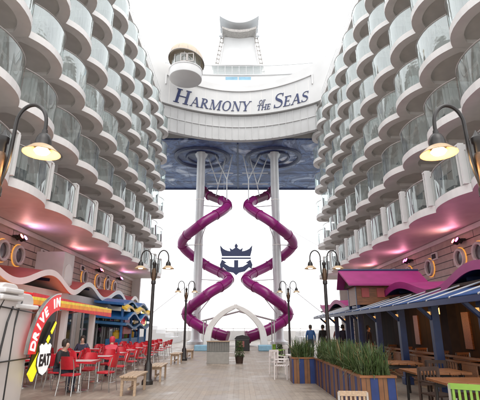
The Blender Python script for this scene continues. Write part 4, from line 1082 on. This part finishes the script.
for yy in (17.1, 18.3): q = MB(); q.box((4.8, yy, 1.6), (.12, .12, 3.2)); q.build('hut_post', M['postblue'], gb, off=go)

# long timber tables, high chairs
def long_table(x, y, wd, L, label):
    r = thing('timber_table', (x, y, 0), label, 'table', 'timber tables beside the restaurant railing')
    q = MB()
    for k in range(5): q.box((-wd / 2 + wd * (k + .5) / 5, 0, .75), (wd / 5 - .012, L, .045))
    q.build('table_top', M['wood'], r, bevel=.008)
    for sx in (-1, 1):
        for sy in (-1, 1): q = MB(); q.cyl((sx * (wd / 2 - .1), sy * (L / 2 - .12), 0), (sx * (wd / 2 - .12), sy * (L / 2 - .14), .73), .025, n=8); q.build('leg', M['black'], r)
    q = MB(); q.box((0, L / 2 - .14, .66), (wd - .2, .04, .06)); q.box((0, -L / 2 + .14, .66), (wd - .2, .04, .06)); build_parts(q, 'apron', M['black'], r)
    return r
long_table(4.0, 7.35, 1.5, .85, 'timber table in the lower right corner, closest to the camera')
long_table(3.95, 9.0, 1.1, .9, 'timber table just behind the striped planter row end')
long_table(4.0, 11.2, 1.0, .9, 'timber table behind the middle of the planter row')
for k, y in enumerate((9.2, 12.1, 15.0, 17.9)):
    long_table(6.6, y, 1.0, .9, 'timber table inside the restaurant behind the railing, %s from the camera' % ('nearest', 'second', 'third', 'fourth')[k])
def slat_chair(m, label, loc, rz, group=None, sc=1):
    r = thing('slat_chair', loc, label, 'chair', group, rz); r.scale = (sc,) * 3; lm = M['whitewire'] if m == M['whitewire'] else (M['darkwood'] if m == M['darkwood'] else M['chrome'])
    q = MB()
    for k in range(6): q.box((0, -.2 + .08 * k, .45), (.42, .06, .025))
    q.build('seat', m, r)
    q = MB(); q.box((0, .235, .86), (.44, .03, .07)); q.box((0, .23, .60), (.42, .025, .05))
    for k in range(6): q.box((-.17 + .068 * k, .232, .73), (.03, .02, .24))
    q.build('backrest', m, r)
    for sx in (-1, 1):
        q = MB(); q.beam((sx * .21, -.2, 0), (sx * .2, -.19, .66), .035); q.build('leg', lm, r)
        q = MB(); q.beam((sx * .22, .25, 0), (sx * .21, .23, .88), .035); q.build('leg', lm, r)
        q = MB(); q.box((sx * .22, 0, .66), (.04, .42, .03)); q.build('armrest', m, r)
    return r
slat_chair(M['woodpale'], 'pale wooden slatted chair seen from behind at the bottom edge', (1.56, 6.3, 0), 3.05, sc=.87)
slat_chair(M['greenchair'], 'lime green chair in the lower right corner', (3.1, 6.05, 0), 2.6)
slat_chair(M['darkwood'], 'dark wooden chair pulled up to the corner timber table', (3.6, 8.1, 0), .2)
slat_chair(M['darkwood'], 'dark wooden chair between the timber tables and railing', (4.4, 9.8, 0), -.3)
for k, y in enumerate((9.2, 12.1, 15.0, 17.9)):
    nm_ = ('nearest', 'second', 'third', 'fourth')[k]
    slat_chair(M['wood'], f'wooden chair on the near side of the {nm_} table inside the restaurant', (6.5, y - .75, 0), math.pi, 'wooden chairs inside the restaurant')
    slat_chair(M['wood'], f'wooden chair on the far side of the {nm_} table inside the restaurant', (6.7, y + .75, 0), .1, 'wooden chairs inside the restaurant')
slat_chair(M['whitewire'], 'white wire chair at the far end of the planters, nearer one', (1.42, 14.5, 0), 1.3, sc=.92)
slat_chair(M['whitewire'], 'white wire chair at the far end of the planters, farther one', (1.4, 15.9, 0), .6, sc=.92)
slat_chair(M['greenchair'], 'green chair in front of the far right lamp, beside white chairs', (1.75, 19.2, 0), 1.1)
wt = thing('round_side_table', (1.9, 14.9, 0), 'small pale round table beside the white wire chairs', 'table')
q = MB(); q.lathe([(0, .70), (.33, .70), (.33, .73), (0, .735)], n=24); q.build('table_top', M['whitewire'], wt)
q = MB(); q.lathe([(0, 0), (.22, 0), (.2, .03), (.03, .07), (.03, .70)], n=14); q.build('pedestal', M['whitewire'], wt)

# planters and spiky plants
def planter(x, y, wx, wy, label):
    r = thing('striped_planter', (x, y, 0), label, 'planter', 'striped planter boxes along the restaurant')
    h = .70; q = MB(); q.box((0, -wy / 2 + .02, h / 2), (wx, .04, h)); q.box((0, wy / 2 - .02, h / 2), (wx, .04, h)); build_parts(q, 'end_panel', M['plant_box'], r)
    q = MB(); q.box((-wx / 2 + .02, 0, h / 2), (.04, wy - .081, h)); q.box((wx / 2 - .02, 0, h / 2), (.04, wy - .081, h)); build_parts(q, 'side_panel', M['plant_side'], r)
    q = MB()
    for a, b, c, d in ((0, wy / 2 - .03, wx + .04, .1), (0, -wy / 2 + .03, wx + .04, .1), (wx / 2 - .03, 0, .1, wy - .16), (-wx / 2 + .03, 0, .1, wy - .16)): q.box((a, b, h + .015), (c, d, .04))
    q.build('rim', M['wood'], r)
    q = MB(); q.box((0, 0, .6), (wx - .09, wy - .09, .08)); q.build('soil', M['soil'], r)
    return r
def spiky(x, y, z, wx, wy, label, nb=520, m='leaf', ht=.66, group='spiky plants in the planter boxes'):
    r = thing('spiky_plant', (x, y, z), label, 'plant', group)
    for part_i, mm in enumerate((m, 'leafpale', 'leafdry')):
        q = MB()
        for k in range(int(nb * (.66, .26, .08)[part_i])):
            bx_, by_ = random.uniform(-wx / 2, wx / 2) * .8, random.uniform(-wy / 2, wy / 2) * .85
            a = random.uniform(0, 2 * math.pi); lean = abs(random.gauss(0, .62)); L = ht * random.uniform(.45, 1.15); wd = random.uniform(.011, .023)
            d = Vector((math.cos(a), math.sin(a), 0)); sd = Vector((-d.y, d.x, 0)); p = Vector((bx_, by_, 0)); pr = []
            for i in range(4):
                t = i / 3; ang = lean * (.45 + 1.5 * t)
                pr.append((p, wd * (1 - .85 * t ** 1.5)))
                p = p + (d * math.sin(ang) + Vector((0, 0, math.cos(ang)))) * L / 3
            vs = []
            for pp, ww in pr: vs += [pp - sd * ww, pp + sd * ww]
            q.add(vs, [(2 * i, 2 * i + 1, 2 * i + 3, 2 * i + 2) for i in range(3)])
        q.build(('blades', 'pale_blades', 'dry_blades')[part_i], M[mm], r, recalc=False)
    return r
pls = [(2.62, 8.85, .66, .92), (2.62, 9.85, .66, .92), (2.62, 10.85, .66, .92), (2.62, 11.85, .66, .92), (2.62, 12.85, .66, .92), (1.98, 13.75, .72, .72)]
for i, (x, y, wx, wy) in enumerate(pls):
    nm = ['first and nearest in the row', 'second in the row', 'third in the row', 'fourth in the row', 'fifth in the row', 'farthest, set out to the left'][i]
    planter(x, y, wx, wy, f'brown and blue striped planter box, {nm}')
    spiky(x, y, .62, wx, wy, f'clump of spiky green leaves in the planter that is {nm}')
def pot_plant(x, y, s, label):
    r = thing('potted_shrub', (x, y, 0), label, 'plant', 'potted shrubs near the arch')
    q = MB(); q.lathe([(0, 0), (.16 * s, 0), (.2 * s, .3 * s), (.21 * s, .32 * s), (.18 * s, .32 * s), (.17 * s, .27 * s), (0, .27 * s)], n=18); q.build('pot', M['darkwood'], r, smooth=True)
    q = MB()
    for k in range(900):
        t = random.random(); a = random.uniform(0, 6.283); rr = .27 * s * math.sqrt(random.random()) * (1 - .45 * t); c = Vector((rr * math.cos(a), rr * math.sin(a), .28 * s + t * .72 * s))
        u = Vector((random.gauss(0, 1), random.gauss(0, 1), random.gauss(0, 1))).normalized() * .03; v = u.cross(Vector((random.gauss(0, 1), random.gauss(0, 1), random.gauss(0, 1)))).normalized() * .016
        q.add([c - u, c + v, c + u, c - v], [(0, 1, 2, 3)])
    q.build('foliage', M['leaf'], r, recalc=False)
    q = MB(); q.cyl((0, 0, .25 * s), (0, 0, .9 * s), .02, .008, n=6); q.build('stem', M['darkwood'], r)
pot_plant(.02, 20.7, 1.0, 'bushy potted shrub standing right beside the grey notice board')
pot_plant(1.95, 20.9, .85, 'small potted shrub near the green chair by the far right lamp')

# ------------------------------------------------------------------ people
def person(loc, rz, pose, jacket, label, hood=False, hairm='hair', scale=1.0, lean=0):
    r = thing('person', loc, label, 'person', None, rz); r.scale = (scale,) * 3
    J = {}; E = []
    def v(n, p, rad, par=None, mi=0): J[n] = (Vector(p), rad, mi); (E.append((par, n)) if par else None)
    hz = .95 if pose == 'stand' else .56
    f = -1  # faces -Y
    v('pelvis', (0, 0, hz), .145, None, 1); v('waist', (0, .0 + lean * .25 * f, hz + .16), .135, 'pelvis', 0); v('chest', (0, .01 + lean * .6 * f, hz + .36), .155, 'waist', 0)
    v('neck0', (0, .01 + lean * .9 * f, hz + .50), .075, 'chest', 0); v('neck', (0, lean * 1.0 * f, hz + .545), .056, 'neck0', 2); v('head', (0, -.012 + lean * 1.15 * f, hz + .625), .086, 'neck', 2); v('crown', (0, .01 + lean * 1.25 * f, hz + .72), .075, 'head', 2)
    v('nose', (0, -.095 + lean * 1.2 * f, hz + .62), .012, 'head', 2)
    ly = lean * .75 * f
    for s in (-1, 1):
        n = 'l' if s < 0 else 'r'
        v(n + 'sh', (s * .175, .01 + ly, hz + .45), .072, 'chest', 0)
        if pose == 'stand': el, wr = (s * .25, .03 + ly, hz + .18), (s * .24, -.05 + ly, hz - .05)
        else: el, wr = (s * .26, -.04 + ly, hz + .20), (s * .15, -.30 + ly, hz + .20)
        v(n + 'el', el, .052, n + 'sh', 0); v(n + 'wr', wr, .038, n + 'el', 0)
        d = (Vector(wr) - Vector(el)).normalized(); pm = Vector(wr) + d * .075; v(n + 'pm', pm, .034, n + 'wr', 2)
        side = Vector((0, -1, 0)) if pose == 'stand' else Vector((1, 0, 0))
        for k in range(4):
            tip = pm + d * (.085 - .012 * abs(k - 1.3)) + side * (.018 * (k - 1.5)) + Vector((0, -.02, -.01))
            v(f'{n}f{k}', tip, .009, n + 'pm', 2)
        v(n + 'th', Vector(wr) + d * .05 + (side if pose == 'stand' else Vector((-s, 0, .3))) * .05, .010, n + 'pm', 2)
        if pose == 'stand': hp, kn, an, to = (s * .095, 0, hz - .08), (s * .10, -.02, .50), (s * .11, .02, .09), (s * .13, -.14, .04)
        else: hp, kn, an, to = (s * .10, -.03, hz - .02), (s * .13, -.42, .52), (s * .14, -.40, .09), (s * .15, -.56, .04)
        v(n + 'hp', hp, .098, 'pelvis', 1); v(n + 'kn', kn, .066, n + 'hp', 1); v(n + 'an', an, .045, n + 'kn', 1); v(n + 'to', to, .04, n + 'an', 3)
    names = list(J); idx = {k: i for i, k in enumerate(names)}
    me = bpy.data.meshes.new('body'); me.from_pydata([tuple(J[k][0]) for k in names], [(idx[a], idx[b]) for a, b in E], [])
    o = bpy.data.objects.new('body', me); COL.objects.link(o)
    sk = o.modifiers.new('skin', 'SKIN'); sk.use_smooth_shade = True
    for i, k in enumerate(names):
        sv = me.skin_vertices[0].data[i]; rr = J[k][1]
        sv.radius = (rr * 1.18, rr * .88) if k in ('chest', 'waist') else (rr, rr); sv.use_root = (k == 'pelvis')
    ss = o.modifiers.new('sub', 'SUBSURF'); ss.levels = 2; ss.render_levels = 2
    bpy.context.view_layer.update()
    m2 = bpy.data.meshes.new_from_object(o.evaluated_get(bpy.context.evaluated_depsgraph_get())); m2.name = 'body'
    bpy.data.objects.remove(o)
    m2.materials.clear()
    for mm in (jacket, M['trouser'], M['skin'], M['shoe']): m2.materials.append(mm)
    segs = [(J[a][0], J[b][0], J[b][2]) for a, b in E]
    for p in m2.polygons:
        c = p.center; best = 9; mi = 0
        for a, b, q_ in segs:
            ab = b - a; t = max(0, min(1, (c - a).dot(ab) / max(ab.length_squared, 1e-9))); dd = (c - a - ab * t).length
            if dd < best: best = dd; mi = q_
        p.material_index = mi; p.use_smooth = True
    b = bpy.data.objects.new('body', m2); COL.objects.link(b); b.parent = r
    hc = J['crown'][0].lerp(J['head'][0], .30) + Vector((0, .030, .018))
    q = MB(); prof = [(.0, .105), (.05, .098), (.085, .065), (.098, .01), (.096, -.05), (.085, -.10), (.0, -.10)]
    q.lathe(prof, hc, 18); q.v = [(x, y if y > hc.y - .05 else hc.y - .05 - (hc.y - .05 - y) * .3 , z) for x, y, z in q.v]
    q.build('hood' if hood else 'hair', jacket if hood else M[hairm], r, smooth=True)
    q = MB()
    for s in (-1, 1): q.lathe([(0, -.008), (.009, 0), (0, .008)], (J['head'][0].x + s * .032, J['head'][0].y - .078, J['head'][0].z + .03), 8)
    build_parts(q, 'eye', M['shoe'], r)
    return r
def sit_at(key, jacket, label, **k):
    px, py, a = seat_pos[key]; person((px, py, -.06), a, 'sit', jacket, label, **k)
sit_at(('aisle row', 0, 'wall'), M['jacketblack'], 'person in a black jacket sitting at the diner tables beside the sign', lean=.14)
sit_at(('aisle row', 2, 'near'), M['jacketred'], 'person in a bright red hooded jacket sitting with back to the camera', hood=True, lean=.30)
sit_at(('shop row', 2, 'far'), M['jacketnavy'], 'person in dark navy clothes sitting deeper among the diner tables', lean=.05)
person((4.05, 24.5, 0), math.pi, 'stand', M['jacketblue'], 'person in a blue jacket standing beyond the planters')
person((4.65, 24.0, 0), math.pi + .3, 'stand', M['jacketblack'], 'person in a black jacket standing next to the one in blue')
person((5.6, 23.2, 0), 2.2, 'stand', M['jacketnavy'], 'person in dark clothes standing under the far end of the blue awning')

person((6.3, 21.0, 0), .9, 'stand', M['jacketnavy'], 'person in dark clothes deeper under the awning, right of the standing group', scale=.97)
person((5.9, 25.8, 0), 2.8, 'stand', M['pinkish'], 'person in a dull pink top beyond the far end of the awning', scale=.96)
# ------------------------------------------------------------------ balcony furniture
def balcony_chair():
    r = thing('balcony_chair', (0, 0, 0), 'x', 'chair')
    q = MB(); q.box((0, 0, .42), (.5, .5, .05)); q.build('seat', M['cushion'], r)
    q = MB(); q.box((0, .25, .72), (.5, .04, .55)); q.build('backrest', M['cushion'], r)
    for sx in (-1, 1):
        for sy in (-1, 1): q = MB(); q.box((sx * .22, sy * .22, .2), (.035, .035, .4)); q.build('leg', M['rail'], r)
    return r
bc = None
for side, X_, b_, y0, lab in ((-1, 7.5, 2.65, 15.3, 'dark chair behind the glass of the lowest balcony row on the left'), (1, 7.9, 2.7, 15.9, 'dark chair behind the glass of the lowest balcony row on the right')):
    for k in range(-1, 6):
        loc = (side * (X_ + .45), y0 + (k + .5) * b_ + .4, Z0 + .30)
        g = 'balcony chairs on the %s' % ('left' if side < 0 else 'right')
        if bc is None: bc = balcony_chair(); bc.location = loc; bc.rotation_euler = (0, 0, 1.2); bc['label'] = lab; bc['group'] = g
        else: dup(bc, loc, random.uniform(.8, 2) * -side, lab, g)
